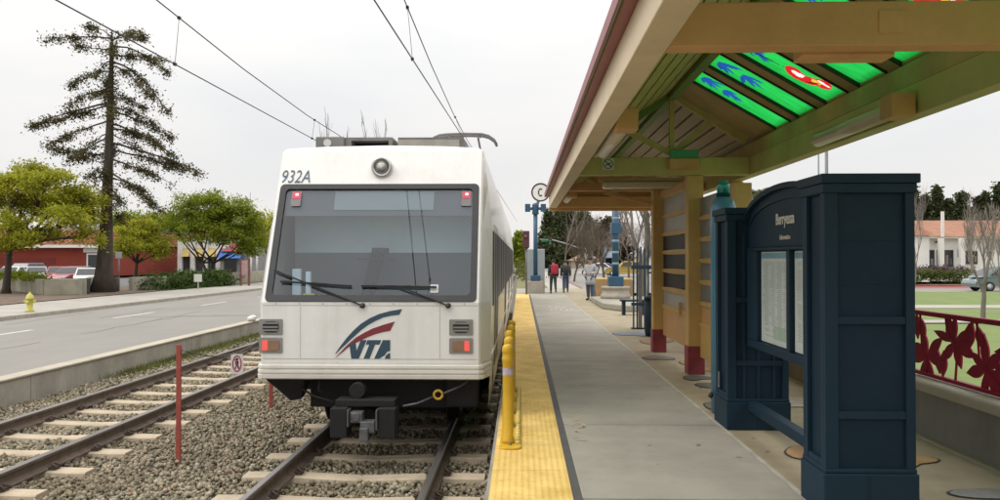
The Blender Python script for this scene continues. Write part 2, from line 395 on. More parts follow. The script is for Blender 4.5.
sheet('parking_lot', -160, -24, 49.5, 180, -.36, mat('lot_asphalt', (.13, .13, .125), .9, var=.2, scale=.4))
# right hand side: lawn, paths, street
grassm = mat('lawn', (.13, .19, .05), .95, var=.45, scale=1.2, bump=1.0, bscale=18, col2=(.18, .21, .07), dirt=(.09, .15, .03), dscale=.9, damt=.7)
b = MB(); b.add([(4.2, -5, -.30), (140, -5, -.30), (140, 50, -.42), (4.2, 50, -.42)], [(0, 1, 2, 3)])
o = b.build('grass', grassm); tag(o, 'mown green lawn beyond the low concrete wall', None, None, 'stuff')
e = MB(); e.box(4.0, 140, 32.5, 34.6, -.5, -.345); e.box(4.0, 5.6, 10, 47, -.5, -.31)
e.add([(9, 24.5, -.33), (60, 27.5, -.33), (60, 29, -.33), (9, 25.6, -.33)], [(0, 1, 2, 3)])
struct(e.build('path', walk))
sheet('street', 17, 300, 50.3, 62, -.50, asphalt); sheet('fire_lane', 17, 300, 58.4, 61.9, -.496, mat('red_kerb_paint', (.36, .10, .085), .85, var=.35, scale=1.2))
struct(MB().box(17, 300, 62, 62.5, -.6, -.38).build('red_kerb', MATS['red_kerb_paint']))
struct(MB().box(17, 300, 50, 50.3, -.6, -.40).build('street_kerb', conc_light))
sheet('far_street', 3.2, 17, 44.1, 240, -.25, asphalt)
sheet('cross_street', -300, 300, 118, 146, -.27, asphalt)
struct(MB().box(-.3, 1.6, 44, 117, -.4, -.1).build('median_path', mat('dry_verge', (.2, .19, .08), .95, var=.4, scale=2, bump=.6, bscale=20)))
b = MB(); b.box(1.65, 3.6, 44.1, 110, -.4, -.12); struct(b.build('far_pavement', walk))
struct(MB().box(3.6, 3.75, 44.1, 110, -.4, -.10).build('far_kerb', mat('kerb_red_brown', (.28, .12, .09), .85, var=.3, scale=2)))

# ---- retaining wall along the road
b = MB(); y = -6
while y < 120:
    b.box(WX - .22, WX, y + .006, y + 6.08 - .006, -.74, -.19); y += 6.08
wall = mat('retaining_concrete', (.42, .39, .325), .9, var=.35, scale=1.6, bump=.35, bscale=30, dirt=(.17, .155, .125), dscale=1.1, damt=.7, stretch=(1, 1, .35))
rw = thing('retaining_wall', 'low grey concrete retaining wall between the road and the tracks', 'wall', (WX - .11, 0, -.74))
b.build('wall_panel', wall, rw, bevel=.012)
cp = MB().box(WX - .26, WX + .03, -6, 120, -.19, -.155); cp.build('coping', mat('coping', (.47, .42, .33), .85, var=.25, scale=2.5, bump=.3, bscale=30), rw, bevel=.01)  # cream tone paints the lit top face of the wall

# ---- sleepers and rails
tie_m = mat('tie_concrete', (.52, .43, .31), .9, var=.3, scale=2.2, bump=.35, bscale=50, dirt=(.28, .23, .17), dscale=2.5, damt=.6)
clip_m = mat('rust_clip', (.09, .06, .045), .75, var=.4, scale=20)
def make_tie():
    t = thing('railway_sleeper', 'x', 'sleeper', (0, 0, 0))
    b = MB(); pr = []
    xs = [-1.22, -.75, -.45, 0, .45, .75, 1.22]; zs = [-.005, .0, -.012, -.03, -.012, .0, -.005]
    vs = []; fs = []
    for x, z in zip(xs, zs):
        for (y, zz) in ((-.14, -.17), (-.105, z - .012), (-.085, z), (.085, z), (.105, z - .012), (.14, -.17)): vs.append((x, y, zz))
    for i in range(6):
        for k in range(5): fs.append((i * 6 + k, i * 6 + k + 1, (i + 1) * 6 + k + 1, (i + 1) * 6 + k))
    fs += [tuple(range(6)), tuple(range(36, 42))[::-1]]
    b.add(vs, fs); b.build('body', tie_m, t)
    for sx in (-.7525, .7525):
        for sd in (-1, 1):
            c = MB(); x = sx + sd * .085
            c.box(x - .035, x + .035, -.05, .05, .001, .035); c.tube([(x + sd * .05, -.045, .03), (x, -.03, .055), (x - sd * .02, 0, .06), (x, .03, .055), (x + sd * .05, .045, .03)], .012, 5)
            c.build('rail_clip', clip_m, t)
    return t
tie0 = make_tie(); first = True
ZT = ZR - .16
TR = [('own', -1.595, 4.8 - .01, 36, 'concrete sleeper under the track the tram stands on', 'sleepers under the tram track', 7.10),
      ('left', -5.69, 4.0, 24, 'concrete sleeper under the empty track beside the road', 'sleepers under the empty track', 7.23)]
for nm, cx, ys, n, lab, grp, ph in TR:
    y = ph - .78 * 4
    for k in range(n):
        t = tie0 if first else copy_tree(tie0); first = False
        t.location = (cx + random.uniform(-.02, .02), y + random.uniform(-.015, .015), ZT); t.rotation_euler = (0, 0, random.uniform(-.012, .012))
        tag(t, lab, 'sleeper', grp); y += .78
railside = mat('rail_rust', (.17, .125, .095), .7, var=.4, scale=9, bump=.3, bscale=60, metal=.15, dirt=(.10, .07, .05), dscale=4)
railtop = mat('rail_top', (.30, .28, .26), .38, metal=.75, var=.35, scale=6, stretch=(1, .08, 1))
def rail(x, label):
    P = [(-.07, 0), (.07, 0), (.07, .012), (.02, .03), (.009, .045), (.009, .11), (.035, .122), (.036, .150), (.027, .158), (-.027, .158), (-.036, .150), (-.035, .122), (-.009, .11), (-.009, .045), (-.02, .03), (-.07, .012)]
    b = MB(); ys = [2.0, 140]; n = len(P)
    vs = [(x + a, yv, ZR - .158 + c) for yv in ys for a, c in P]
    for i in range(n):
        j = (i + 1) % n; b.f.append([i, j, n + j, n + i]); b.m.append(1 if i in (7, 8, 9) else 0); b.s.append(False)
    b.v = vs; b.f += [list(range(n)), list(range(n, 2 * n))]; b.m += [0, 0]; b.s += [False, False]
    o = b.build('rail', [railside, railtop]); tag(o, label, 'rail', 'running rails')
rail(-2.345, 'left rail under the white tram'); rail(-.845, 'right rail under the tram beside the platform edge')
rail(-6.44, 'rail of the empty track closest to the road wall'); rail(-4.94, 'rail of the empty track beside the red chain posts')

# ---- ballast stones (nobody could count them)
def stones():
    pts = []
    def fill(x0, x1, y0, y1, dens):
        n = int((x1 - x0) * (y1 - y0) * dens); return np.column_stack([RNG.uniform(x0, x1, n), RNG.uniform(y0, y1, n), np.zeros(n)])
    P = np.vstack([fill(-7.7, -.3, 4.6, 8, 980), fill(-7.7, -.3, 8, 13, 700), fill(-7.7, -.3, 13, 19, 330), fill(-7.7, -2.6, 19, 34, 90)])
    # keep clear of sleeper tops and rails
    keep = np.ones(len(P), bool)
    for nm, cx, ys, n, lab, grp, ph in TR:
        dx = np.abs(P[:, 0] - cx); fy = np.abs(((P[:, 1] - ph + .39) % .78) - .39)
        keep &= ~((dx < 1.25) & (fy < .115) & (RNG.random(len(P)) > .03)); keep &= ~(np.abs(dx - .7525) < .06)
    P = P[keep]; n = len(P)
    S = RNG.uniform(.011, .027, n) * np.where(P[:, 1] > 13, 1.25, 1)
    hump = np.where(np.abs(P[:, 0] + 3.64) < .75, .025, 0)
    P[:, 2] = ZB - .035 + RNG.uniform(-.015, .03, n) + hump
    base = np.array([[-1, -1, -1], [1, -1, -1], [1, 1, -1], [-1, 1, -1], [-1, -1, 1], [1, -1, 1], [1, 1, 1], [-1, 1, 1]], float)
    Fq = np.array([[0, 3, 2, 1], [4, 5, 6, 7], [0, 1, 5, 4], [1, 2, 6, 5], [2, 3, 7, 6], [3, 0, 4, 7]])
    J = base[None] * RNG.uniform(.35, 1.0, (n, 8, 3)); J *= S[:, None, None] * RNG.uniform(.7, 1.35, (n, 1, 3))
    ax = RNG.normal(size=(n, 3)); ax /= np.linalg.norm(ax, axis=1)[:, None]; th = RNG.uniform(0, 2 * pi, n); c = np.cos(th); s_ = np.sin(th)
    K = np.zeros((n, 3, 3)); K[:, 0, 1] = -ax[:, 2]; K[:, 0, 2] = ax[:, 1]; K[:, 1, 0] = ax[:, 2]; K[:, 1, 2] = -ax[:, 0]; K[:, 2, 0] = -ax[:, 1]; K[:, 2, 1] = ax[:, 0]
    Rm = np.eye(3)[None] + s_[:, None, None] * K + (1 - c)[:, None, None] * (K @ K)
    V = np.einsum('nij,nkj->nki', Rm, J) + P[:, None, :]
    Fa = (Fq[None] + (np.arange(n) * 8)[:, None, None]).reshape(-1, 4)
    g = bpy.data.materials.new('ballast_stone'); g.use_nodes = True; N = g.node_tree.nodes; L = g.node_tree.links; B = N['Principled BSDF']; B.inputs['Roughness'].default_value = .92
    ge = N.new('ShaderNodeNewGeometry'); rp = N.new('ShaderNodeValToRGB'); el = rp.color_ramp.elements
    el[0].position = 0; el[0].color = (.15, .13, .09, 1); el[1].position = 1; el[1].color = (.42, .38, .30, 1)
    for p, cc in ((.35, (.215, .185, .125)), (.6, (.29, .255, .175)), (.85, (.37, .325, .235)), (.93, (.34, .235, .155))):
        q = el.new(p); q.color = lin(cc)
    L.new(ge.outputs['Random Per Island'], rp.inputs['Fac'])
    tc = N.new('ShaderNodeTexCoord'); ns = N.new('ShaderNodeTexNoise'); ns.inputs['Scale'].default_value = .9; ns.inputs['Detail'].default_value = 6; L.new(tc.outputs['Object'], ns.inputs['Vector'])
    ms = N.new('ShaderNodeMapRange'); ms.inputs['From Min'].default_value = .46; ms.inputs['From Max'].default_value = .68; ms.inputs['To Max'].default_value = .55; L.new(ns.outputs['Fac'], ms.inputs['Value'])
    mq = N.new('ShaderNodeMix'); mq.data_type = 'RGBA'; mq.inputs['B'].default_value = (.16, .125, .075, 1); L.new(rp.outputs['Color'], mq.inputs['A']); L.new(ms.outputs['Result'], mq.inputs['Factor']); L.new(mq.outputs['Result'], B.inputs['Base Color'])
    o = np_obj('gravel', V.reshape(-1, 3), Fa, g); o['kind'] = 'stuff'; o['label'] = 'grey brown crushed stone ballast around the tracks'
stones()
# weeds along the retaining wall
def tuft_field(name, label, pts, h, wdt, m, lean=.5):
    n = len(pts); a = RNG.uniform(0, 2 * pi, n); hh = h * RNG.uniform(.4, 1.2, n); d = np.column_stack([np.cos(a), np.sin(a), np.zeros(n)])
    t = np.column_stack([RNG.normal(0, lean, n) * hh, RNG.normal(0, lean, n) * hh, hh])
    V = np.empty((n, 4, 3)); V[:, 0] = pts - d * wdt; V[:, 1] = pts + d * wdt; V[:, 2] = pts + t * .6 + d * wdt * .6; V[:, 3] = pts + t
    o = np_obj(name, V.reshape(-1, 3), np.arange(n * 4).reshape(-1, 4), m); o['kind'] = 'stuff'; o['label'] = label
n = 3000; yv = 14 + RNG.gamma(2.2, 2.6, n); yv = np.clip(yv, 13, 34)
pts = np.column_stack([-7.74 + np.abs(RNG.normal(0, .22, n)), yv, np.full(n, ZB)])
tuft_field('weeds', 'green weeds growing at the foot of the retaining wall', pts, .10, .007, leafmat('weed_leaf', (.10, .15, .03), (.2, .19, .06), .25))
# ================================================================ TRAM
CX = -1.595; RK = .43; YF0 = 8.21; ZW = 1.2
tw = mat('tram_white', (.83, .82, .795), .34, var=.09, scale=1.1, stretch=(7, 7, .45), coat=.4, dirt=(.52, .48, .40), dscale=1.6, damt=.3, bump=.02, bscale=4)
tgrey = mat('tram_lower', (.76, .73, .67), .35, var=.08, scale=1.4, coat=.4, dirt=(.42, .36, .28), dscale=1.8, damt=.45)
black = mat('black_rubber', (.022, .022, .024), .55, var=.3, scale=8)
under = mat('underframe', (.010, .0095, .009), .8, var=.5, scale=5)
steelg = mat('grey_steel', (.2, .2, .205), .5, metal=.4, var=.3, scale=12)
def YF(z): return YF0 + max(0, z - ZW) * RK
def TF(x, z, t):           # point on the raked nose, t = outward
    nz = (0, -1, 0) if z <= ZW else (0, -math.cos(math.atan(RK)), math.sin(math.atan(RK)))
    return (CX + x, YF(z) + nz[1] * t, z + nz[2] * t)
def hwF(z):
    if z < ZW: return 1.25 + .022 * (z / ZW)
    if z < 2.0: return 1.272
    return 1.272 - .112 * ((z - 2.0) / .92)
tram = thing('tram', 'white light rail tram with a blue and red swoosh, standing at the platform', 'tram', (CX, YF0, ZR))
ZS = [.56, .8, 1.2, 1.21, 1.6, 2.0, 2.50, 2.8, 2.90]
b = MB()
rings = [(0, 0), (.012, .012), (.03, .02), (.30, 1.0)]      # distance behind the nose, part of the way to full width
def hw(z, k):
    d, q = rings[k]; h0 = 1.148
    return h0 + (hwF(z) - h0) * q if q == 1 else h0 + d * .7
for sd in (-1, 1):
    vs = []; 
    for z in ZS:
        for k in range(4): vs.append((CX + sd * hw(z, k), YF(z) + rings[k][0], z))
        vs.append((CX + sd * hwF(z), 33.0, z))
    fs = []
    for i in range(len(ZS) - 1):
        for k in range(4): fs.append((i * 5 + k, i * 5 + k + 1, (i + 1) * 5 + k + 1, (i + 1) * 5 + k))
    b.add(vs, fs, 0, False)
    yk = 8.6 if sd > 0 else 9.5
    b.add([(CX + sd * 1.235, yk, .03), (CX + sd * 1.235, 33, .03), (CX + sd * hwF(.56), 33, .56), (CX + sd * hwF(.56), yk - .09, .56)], [(0, 1, 2, 3)], 0)
# nose panels round the windscreen opening
WXH = 1.075; WZ0, WZ1 = 1.25, 2.46
def quadf(x0, x1, z0, z1): b.add([(CX + x0, YF(z0), z0), (CX + x1, YF(z0), z0), (CX + x1, YF(z1), z1), (CX + x0, YF(z1), z1)], [(0, 1, 2, 3)])
for z0, z1 in ((.56, .8), (.8, ZW), (ZW, WZ0), (WZ1, 2.8), (2.8, 2.9)): quadf(-1.148, 1.148, z0, z1)
quadf(-1.148, -WXH, WZ0, WZ1); quadf(WXH, 1.148, WZ0, WZ1)
# rounded roof
prof = [(1.0, 2.90, 0), (.97, 2.935, .05), (.9, 2.955, .12), (.6, 2.985, .2), (0, 3.0, .22)]
rv = []
for q, z, dy in prof:
    rv.append((q, z, dy))
vs = []
for (q, z, dy) in rv:
    for yb in (0, 1):
        yy = YF(2.9) + dy if yb == 0 else 33.0
        vs += [(CX - q * 1.155, yy, z), (CX + q * 1.155, yy, z)]
fs = []
for i in range(len(rv) - 1):
    a = i * 4; c = a + 4
    fs += [(a, c, c + 2, a + 2), (a + 1, a + 3, c + 3, c + 1), (a, a + 1, c + 1, c)]
b.add(vs, fs)
b.add([(CX - 1.25, 33, .03), (CX + 1.25, 33, .03), (CX + 1.272, 33, 1.2), (CX + 1.16, 33, 2.9), (CX - 1.16, 33, 2.9), (CX - 1.272, 33, 1.2)], [(0, 1, 2, 3, 4, 5)])
b.build('body', tw, tram)
# ribbed bumper skirt following the nose corner
b = MB()
zz = [.385, .40, .435, .442, .452, .459, .485, .492, .502, .509, .535, .542, .552, .560]
oo = [-.01, .028, .032, .008, .008, .030, .030, .006, .006, .026, .026, .004, .004, .001]
vs = []
for z, o_ in zip(zz, oo):
    for x, yy in ((-1.268, 8.53), (-1.185, 8.26), (-1.15, 8.215), (1.15, 8.215), (1.185, 8.26), (1.268, 8.53)):
        ex = o_ * (.55 if abs(x) < 1.26 else .3) * (1 if x > 0 else -1) if abs(x) > 1.16 else 0
        vs.append((CX + x + ex, yy - (o_ if yy < 8.3 else 0), z))
fs = []
for i in range(len(zz) - 1):
    for k in range(5): fs.append((i * 6 + k, i * 6 + k + 1, (i + 1) * 6 + k + 1, (i + 1) * 6 + k))
fs.append((0, 1, 2, 3, 4, 5))
b.add(vs, fs); b.build('bumper', tgrey, tram)
# windscreen frame, glass, header band, cab interior
gask = mat('window_gasket', (.035, .036, .038), .5, var=.2, scale=10)
b = MB(); b.ring(rrect(-1.125, 1.125, 1.205, 2.505, .05), rrect(-1.055, 1.055, 1.275, 2.445, .045), TF, -.03, .012)
fr = b.build('windscreen_frame', gask, tram, bevel=.004)
gl = glassmat('windscreen_glass', (.78, .87, .92), .072, .015, .96, (.04, .05, .055))
b = MB(); P = rrect(-1.07, 1.07, 1.262, 2.458, .05); b.add([TF(a, c, -.010) for a, c in P], [tuple(range(len(P)))]); b.build('windscreen', gl, tram)
b = MB(); b.prism([(-1.07, 2.15), (1.07, 2.15), (1.07, 2.46), (-1.07, 2.46)], TF, -.034, -.026)
band = b.build('header_band', mat('header_dark', (.075, .075, .085), .5, var=.1, scale=3), tram)
b = MB(); b.prism([(-.5, 2.215), (.62, 2.215), (.62, 2.43), (-.5, 2.43)], TF, -.025, -.020); b.build('destination_display', mat('blank_display', (.21, .23, .23), .4, var=.1, scale=2), band)  # lighter grey carries the reflection on the display glass
mk = mat('lamp_grey', (.22, .2, .2), .4)
for x in (-.93, .985):
    b = MB(); b.box(0, 0, 0, 0, 0, 0) if False else None
    b.prism(rrect(x - .055, x + .055, 2.25, 2.42, .012, 3), TF, -.006, .004); lm = b.build('marker_lamp', mk, tram)
    b = MB(); b.prism(rrect(x - .045, x + .045, 2.335, 2.41, .01, 3), TF, .0045, .008); b.build('lens', emis('red_lens_lit', (.55, .06, .10), .28), lm)
    b = MB(); b.prism(rrect(x - .012, x + .022, 2.37, 2.395, .006, 3), TF, .0085, .010); b.build('filament', emis('lamp_glow', (1, .72, .72), 1.0), lm)
cabm = mat('cab_grey', (.15, .165, .17), .7, var=.25, scale=1.2); cabl = mat('cab_light', (.80, .90, .95), .6, var=.15, scale=.8)
b = MB(); b.box(CX - 1.12, CX + 1.12, 9.3, 9.34, .8, 1.735); b.build('cab_bulkhead', cabm, tram)
b = MB(); b.box(CX - 1.12, CX + 1.12, 9.305, 9.335, 1.735, 2.75); b.build('cab_rear_window', cabl, tram)  # opaque panel, its pale colour stands for daylight through the rear window
b = MB(); b.box(CX - 1.1, CX + 1.1, 8.36, 8.75, 1.0, 1.22); b.build('dashboard', black, tram, bevel=.03)
b = MB(); b.box(CX - 1.13, CX + 1.13, 8.3, 9.95, .78, .8); b.build('cab_floor', black, tram)
b = MB(); b.box(CX - .95, CX - .86, 8.62, 8.68, 1.22, 1.55); b.box(CX - .80, CX - .75, 8.62, 8.68, 1.22, 1.52); b.build('cab_pillar', cabl, tram)
b = MB(); b.bar((CX - .18, 8.95, 1.2), (CX - .07, 9.05, 1.74), .15, .1); b.box(CX - .13, CX + .05, 8.98, 9.1, 1.72, 1.79); b.tube([(CX - .3, 8.95, 1.66), (CX + .15, 8.95, 1.66)], .012, 6); b.build('driver_seat', black, tram, bevel=.015)
b = MB(); b.box(CX - .77, CX - .65, 8.40, 8.43, 1.235, 1.285); b.build('amber_display', emis('display_amber', (.35, .30, .05), .35), tram)
# wipers
def wiper(px0, pz0, ex, ez, blade):
    b = MB(); a = TF(px0, pz0, .03); e = TF(ex, ez, .035)
    b.lathe([(.0, -.02), (.028, -.02), (.028, .02), (.0, .025)], TF(px0, pz0, .02), 10, axis='Y'); b.bar(a, e, .018, .014)
    o = b.build('wiper', black, tram)
    c = MB(); c.bar(TF(blade[0], blade[1], .016), TF(blade[2], blade[3], .016), .026, .02); c.bar(TF((blade[0] * 2 + blade[2]) / 3, (blade[1] * 2 + blade[3]) / 3, .03), TF((blade[0] + 2 * blade[2]) / 3, (blade[1] + 2 * blade[3]) / 3, .03), .016, .014)
    c.build('blade', black, o)
p = lambda px, py: (at(px, py, YF(EYE)).x - CX, at(px, py, 8.3).z)
wiper(*p(366.5, 305), *p(277, 271.5), (*p(284, 282), *p(354, 286.5)))
wiper(*p(450, 305), *p(400, 287), (*p(364, 286.5), *p(438, 287.5)))
b = MB(); b.prism(rrect(p(432, 0)[0], p(440, 0)[0], p(0, 292)[1], p(0, 284)[1], .01, 3), TF, -.006, -.003); b.build('sticker', mat('sticker_white', (.7, .72, .72), .5), tram)
b = MB()
for z_ in (1.165, .6): b.prism([(-1.14, z_), (1.14, z_), (1.14, z_ + .006), (-1.14, z_ + .006)], TF, .0005, .0015)
for x_ in (-.74, .74): b.prism([(x_ - .0025, .61), (x_ + .0025, .61), (x_ + .0025, 1.16), (x_ - .0025, 1.16)], TF, .0005, .0014)
for k in range(9): b.prism([(-1.0 + .25 * k + .008 * math.cos(q), 1.185 + .008 * math.sin(q)) for q in np.linspace(0, 2 * pi, 8, endpoint=False)], TF, .0005, .002)
b.build('panel_seam', mat('seam_grey', (.42, .40, .36), .6), tram)
# roof headlight
hz = 2.685; hc = TF(.015, hz, .045)
chrome = mat('chrome', (.55, .55, .55), .22, metal=1, var=.1, scale=5)
b = MB(); b.lathe([(.0, .03), (.065, .03), (.078, -.02), (.105, -.035), (.118, -.02), (.118, .05), (0, .05)], hc, 28, axis='Y'); hl = b.build('headlight', chrome, tram)
b = MB(); b.lathe([(0, -.03), (.035, -.024), (.066, -.01)], (hc[0], hc[1] - .022, hc[2]), 24, axis='Y'); b.build('lens', mat('lamp_lens', (.5, .49, .45), .15, var=.5, scale=16, coat=1, metal=.4), hl)
# lamp clusters
plate = mat('lamp_plate', (.30, .29, .28), .45, metal=.3, var=.15, scale=8)
for sgn, cxp in ((-1, 277), (1, 462.5)):
    X0, _ = p(cxp, 300)
    zc = at(277, 326.5, YF0).z; zt = at(277, 345, YF0).z
    b = MB(); b.prism(rrect(X0 - .125, X0 + .125, zc - .088, zc + .08, .012, 3), TF, 0, .012); h = b.build('lower_headlight', plate, tram, bevel=.003)
    b = MB(); b.prism(rrect(X0 - .085, X0 + .085, zc - .062, zc + .055, .045, 5), TF, .0125, .018); b.build('reflector', mat('reflector_dark', (.03, .03, .03), .3), h)
    b = MB()
    for dz in (-.045, -.012, .03): b.prism([(X0 - .08, zc + dz), (X0 + .08, zc + dz), (X0 + .08, zc + dz + .016), (X0 - .08, zc + dz + .016)], TF, .019, .03)
    b.build('louver', mat('louver_grey', (.33, .32, .31), .35, metal=.5), h)
    b = MB(); b.prism(rrect(X0 - .125, X0 + .125, zt - .085, zt + .08, .012, 3), TF, 0, .012); h = b.build('tail_light', plate, tram, bevel=.003)
    xs = (X0 - .09, X0 - .03) if sgn < 0 else (X0 + .035, X0 + .09)
    xo = (X0 - .028, X0 + .09) if sgn < 0 else (X0 - .09, X0 + .033)
    b = MB(); b.prism(rrect(xs[0], xs[1], zt - .055, zt + .05, .012, 3), TF, .0125, .024); b.build('red_lens', emis('tail_red_lit', (.7, .09, .07), .6), h)
    b = MB(); b.prism(rrect(xo[0], xo[1], zt - .055, zt + .05, .012, 3), TF, .0125, .024); b.build('amber_lens', mat('amber_lens', (.30, .17, .10), .3, coat=.5), h)
# fleet number and swoosh emblem
navy = mat('emblem_navy', (.035, .075, .115), .4, var=.1); maroon = mat('emblem_maroon', (.22, .03, .04), .4, var=.1)
q = at(279.5, 183.0, YF(2.5)); zq = 2.525
t = text_part('fleet_number', '932A', .235, TF(q.x - CX, zq, .006), (R(90) - math.atan(RK), 0, 0), mat('number_blue', (.07, .13, .20), .4), tram, shear=.18, sx=.68, offset=-.002)
def U(u, v): 
    g = at(330 + u / 7.14, 300 + v / 7.14, YF0); return (g.x - CX, g.z)
def emb(poly, name, m):
    b = MB(); b.prism([U(*q) for q in poly], TF, .0, .004); return b.build(name, m, tram)
emb([(38, 383), (75, 328), (120, 270), (168, 217), (220, 170), (283, 130), (350, 100), (430, 78), (515, 65), (495, 105), (437, 112), (380, 125), (325, 149), (270, 180), (228, 211), (190, 245), (155, 276), (120, 310), (80, 346), (40, 386)], 'navy_swoosh', navy)
emb([(38, 412), (110, 335), (150, 298), (190, 265), (245, 233), (300, 205), (380, 177), (463, 153), (430, 220), (375, 230), (320, 245), (268, 266), (220, 290), (185, 306), (150, 325), (120, 347), (90, 372), (60, 395)], 'maroon_swoosh', maroon)
b = MB()
for poly in ([(140, 320), (182, 296), (190, 362), (220, 286), (262, 286), (206, 418), (152, 418)], [(268, 286), (366, 286), (354, 318), (322, 318), (282, 418), (240, 418), (281, 318), (256, 318)],
             [(378, 286), (430, 286), (430, 362), (406, 370), (394, 392), (352, 418), (316, 418), (350, 345)], [(396, 402), (416, 382), (430, 379), (430, 418), (392, 418)]):
    b.prism([U(*q) for q in poly], TF, .0, .0045)
b.build('lettering', navy, tram)
# side glazing and doors
sg = mat('side_glass', (.012, .014, .016), .3, var=.2, scale=2, spec=.08)
drm = mat('door_grey', (.6, .57, .5), .35, var=.1, scale=2)
def side_pt(sd, y, z, t): return (CX + sd * (hwF(z) + t), y, z)
for sd in (-1, 1):
    y = 8.95; k = 0
    win = [(8.98, 9.42, 0), (9.55, 11.0, 1), (11.2, 12.5, 0), (12.65, 13.95, 0), (14.1, 15.4, 0), (15.6, 17.0, 1), (17.2, 18.5, 0), (18.7, 20, 0), (20.2, 21.6, 1), (21.8, 23.1, 0), (23.3, 24.6, 0), (24.8, 26.2, 1), (26.4, 27.7, 0), (27.9, 29.2, 0), (29.4, 30.8, 1)]
    for y0, y1, door in win:
        z0, z1 = (.12, 2.08) if door else (1.12, 1.98)
        f = lambda a, c, t: side_pt(sd, a, c, t)
        def panel(name, y0, y1, z0, z1, m, par, t0, t1):
            b = MB(); zs = [z0] + [z for z in (1.2, 2.0) if z0 < z < z1] + [z1]
            vs = []
            for z in zs: vs += [side_pt(sd, y0, z, t1), side_pt(sd, y1, z, t1), side_pt(sd, y0, z, t0), side_pt(sd, y1, z, t0)]
            fs = []
            for i in range(len(zs) - 1):
                a = i * 4; c = a + 4; fs += [(a, a + 1, c + 1, c), (a, c, c + 2, a + 2), (a + 1, a + 3, c + 3, c + 1)]
            n4 = (len(zs) - 1) * 4; fs += [(0, 2, 3, 1), (n4, n4 + 1, n4 + 3, n4 + 2)]
            return b.add(vs, fs).build(name, m, par)
        if door:
            d = panel('door', y0, y1, z0, z1, drm, tram, 0, .006)
            ym = (y0 + y1) / 2
            panel('pane', y0 + .08, ym - .05, .35, 1.98, sg, d, .006, .012); panel('pane', ym + .05, y1 - .08, .35, 1.98, sg, d, .006, .012)
        else:
            panel('side_window', y0, y1, z0, z1, sg, tram, 0, .008)
b = MB()
for sd in (-1, 1): b.box(CX + sd * 1.262 - .012, CX + sd * 1.262 + .012, 8.75, 33, .56, .60)
b.build('side_trim', tgrey, tram)
# underframe, plough, coupler, wheels
b = MB(); b.box(CX - .74, CX + 1.12, 8.62, 9.6, .02, .40); b.box(CX - 1.18, CX + 1.18, 9.6, 33, .05, .42); b.box(CX - .66, CX + .66, 9.7, 12.2, -.22, .2); b.box(CX - .35, CX + .3, 8.9, 9.7, -.08, .1); b.build('underframe', under, tram)
b = MB()
b.add([(CX - 1.16, 8.3, .39), (CX - .72, 8.3, .39), (CX - .8, 8.45, .14), (CX - .9, 8.42, .12), (CX - 1.16, 8.7, .39), (CX - .72, 8.7, .39), (CX - .84, 8.72, .12)], [(0, 1, 2, 3), (0, 3, 6, 4), (1, 5, 6, 2), (3, 2, 6), (4, 6, 5)])
b.build('plough', under, tram)
b = MB(); b.box(CX + .78, CX + 1.13, 8.45, 8.75, .05, .39); b.build('equipment_case', under, tram, bevel=.03)
cpl = mat('coupler_black', (.011, .011, .011), .8, var=.4, scale=9); cpl2 = mat('coupler_grey', (.15, .15, .16), .5, metal=.4, var=.4, scale=14)
b = MB()
b.box(CX - .36, CX - .19, 7.95, 8.2, -.17, .13); b.box(CX + .135, CX + .31, 7.95, 8.2, -.17, .13)
b.box(CX - .33, CX + .29, 8.05, 8.3, .13, .2); b.tube([(CX - .02, 8.2, 0), (CX - .02, 9.1, .05)], .09, 10)
b.tube([(CX - .12, 8.12, .28), (CX - .12, 8.3, .28)], .085, 14)
cp = b.build('coupler', cpl, tram, bevel=.008)
b = MB(); b.box(CX - .185, CX - .165, 7.93, 8.1, -.06, .12); b.box(CX + .11, CX + .13, 7.93, 8.1, -.09, .12); b.box(CX - .16, CX - .03, 7.96, 8.1, -.02, .09); b.box(CX - .05, CX + .1, 7.94, 8.08, -.12, -.0); b.box(CX - .05, CX + .04, 7.9, 7.98, -.2, -.06)
b.tube([(CX - .1, 7.95, .04), (CX - .1, 8.02, .04)], .05, 12); b.build('coupler_face', cpl2, cp, bevel=.01)
b = MB(); b.tube([(CX + .36, 8.15, .12), (CX + .5, 8.2, .14), (CX + .66, 8.25, .2)], .012, 6); b.tube([(CX + .78, 8.25, .24), (CX + .95, 8.35, .3), (CX + 1.08, 8.5, .38)], .012, 6); b.build('jumper_cable', cpl2, tram)
b = MB(); n = 16; b.tube([(CX + .72 + .045 * math.cos(2 * pi * k / n), 8.24, .225 + .045 * math.sin(2 * pi * k / n)) for k in range(n + 1)], .014, 6); b.build('cable_hook', mat('hook_yellow', (.6, .36, .03), .5), tram)
b = MB(); b.tube([(CX - .38, 8.2, .15), (CX - .6, 8.25, .2), (CX - .85, 8.4, .3)], .012, 6); b.tube([(CX - .55, 8.3, .38), (CX - .57, 8.3, .27), (CX - .5, 8.3, .2)], .015, 6); b.build('air_hose', under, tram)
for yc in (9.9, 11.8, 20, 21.9, 29.5, 31.3):
    for xs in (-.7525, .7525):
        b = MB(); b.lathe([(.05, -.07), (.36, -.07), (.36, -.045), (.335, -.04), (.325, .06), (.05, .06)], (CX + xs, yc, ZR + .338), 28, axis='X'); b.build('wheel', under, tram)
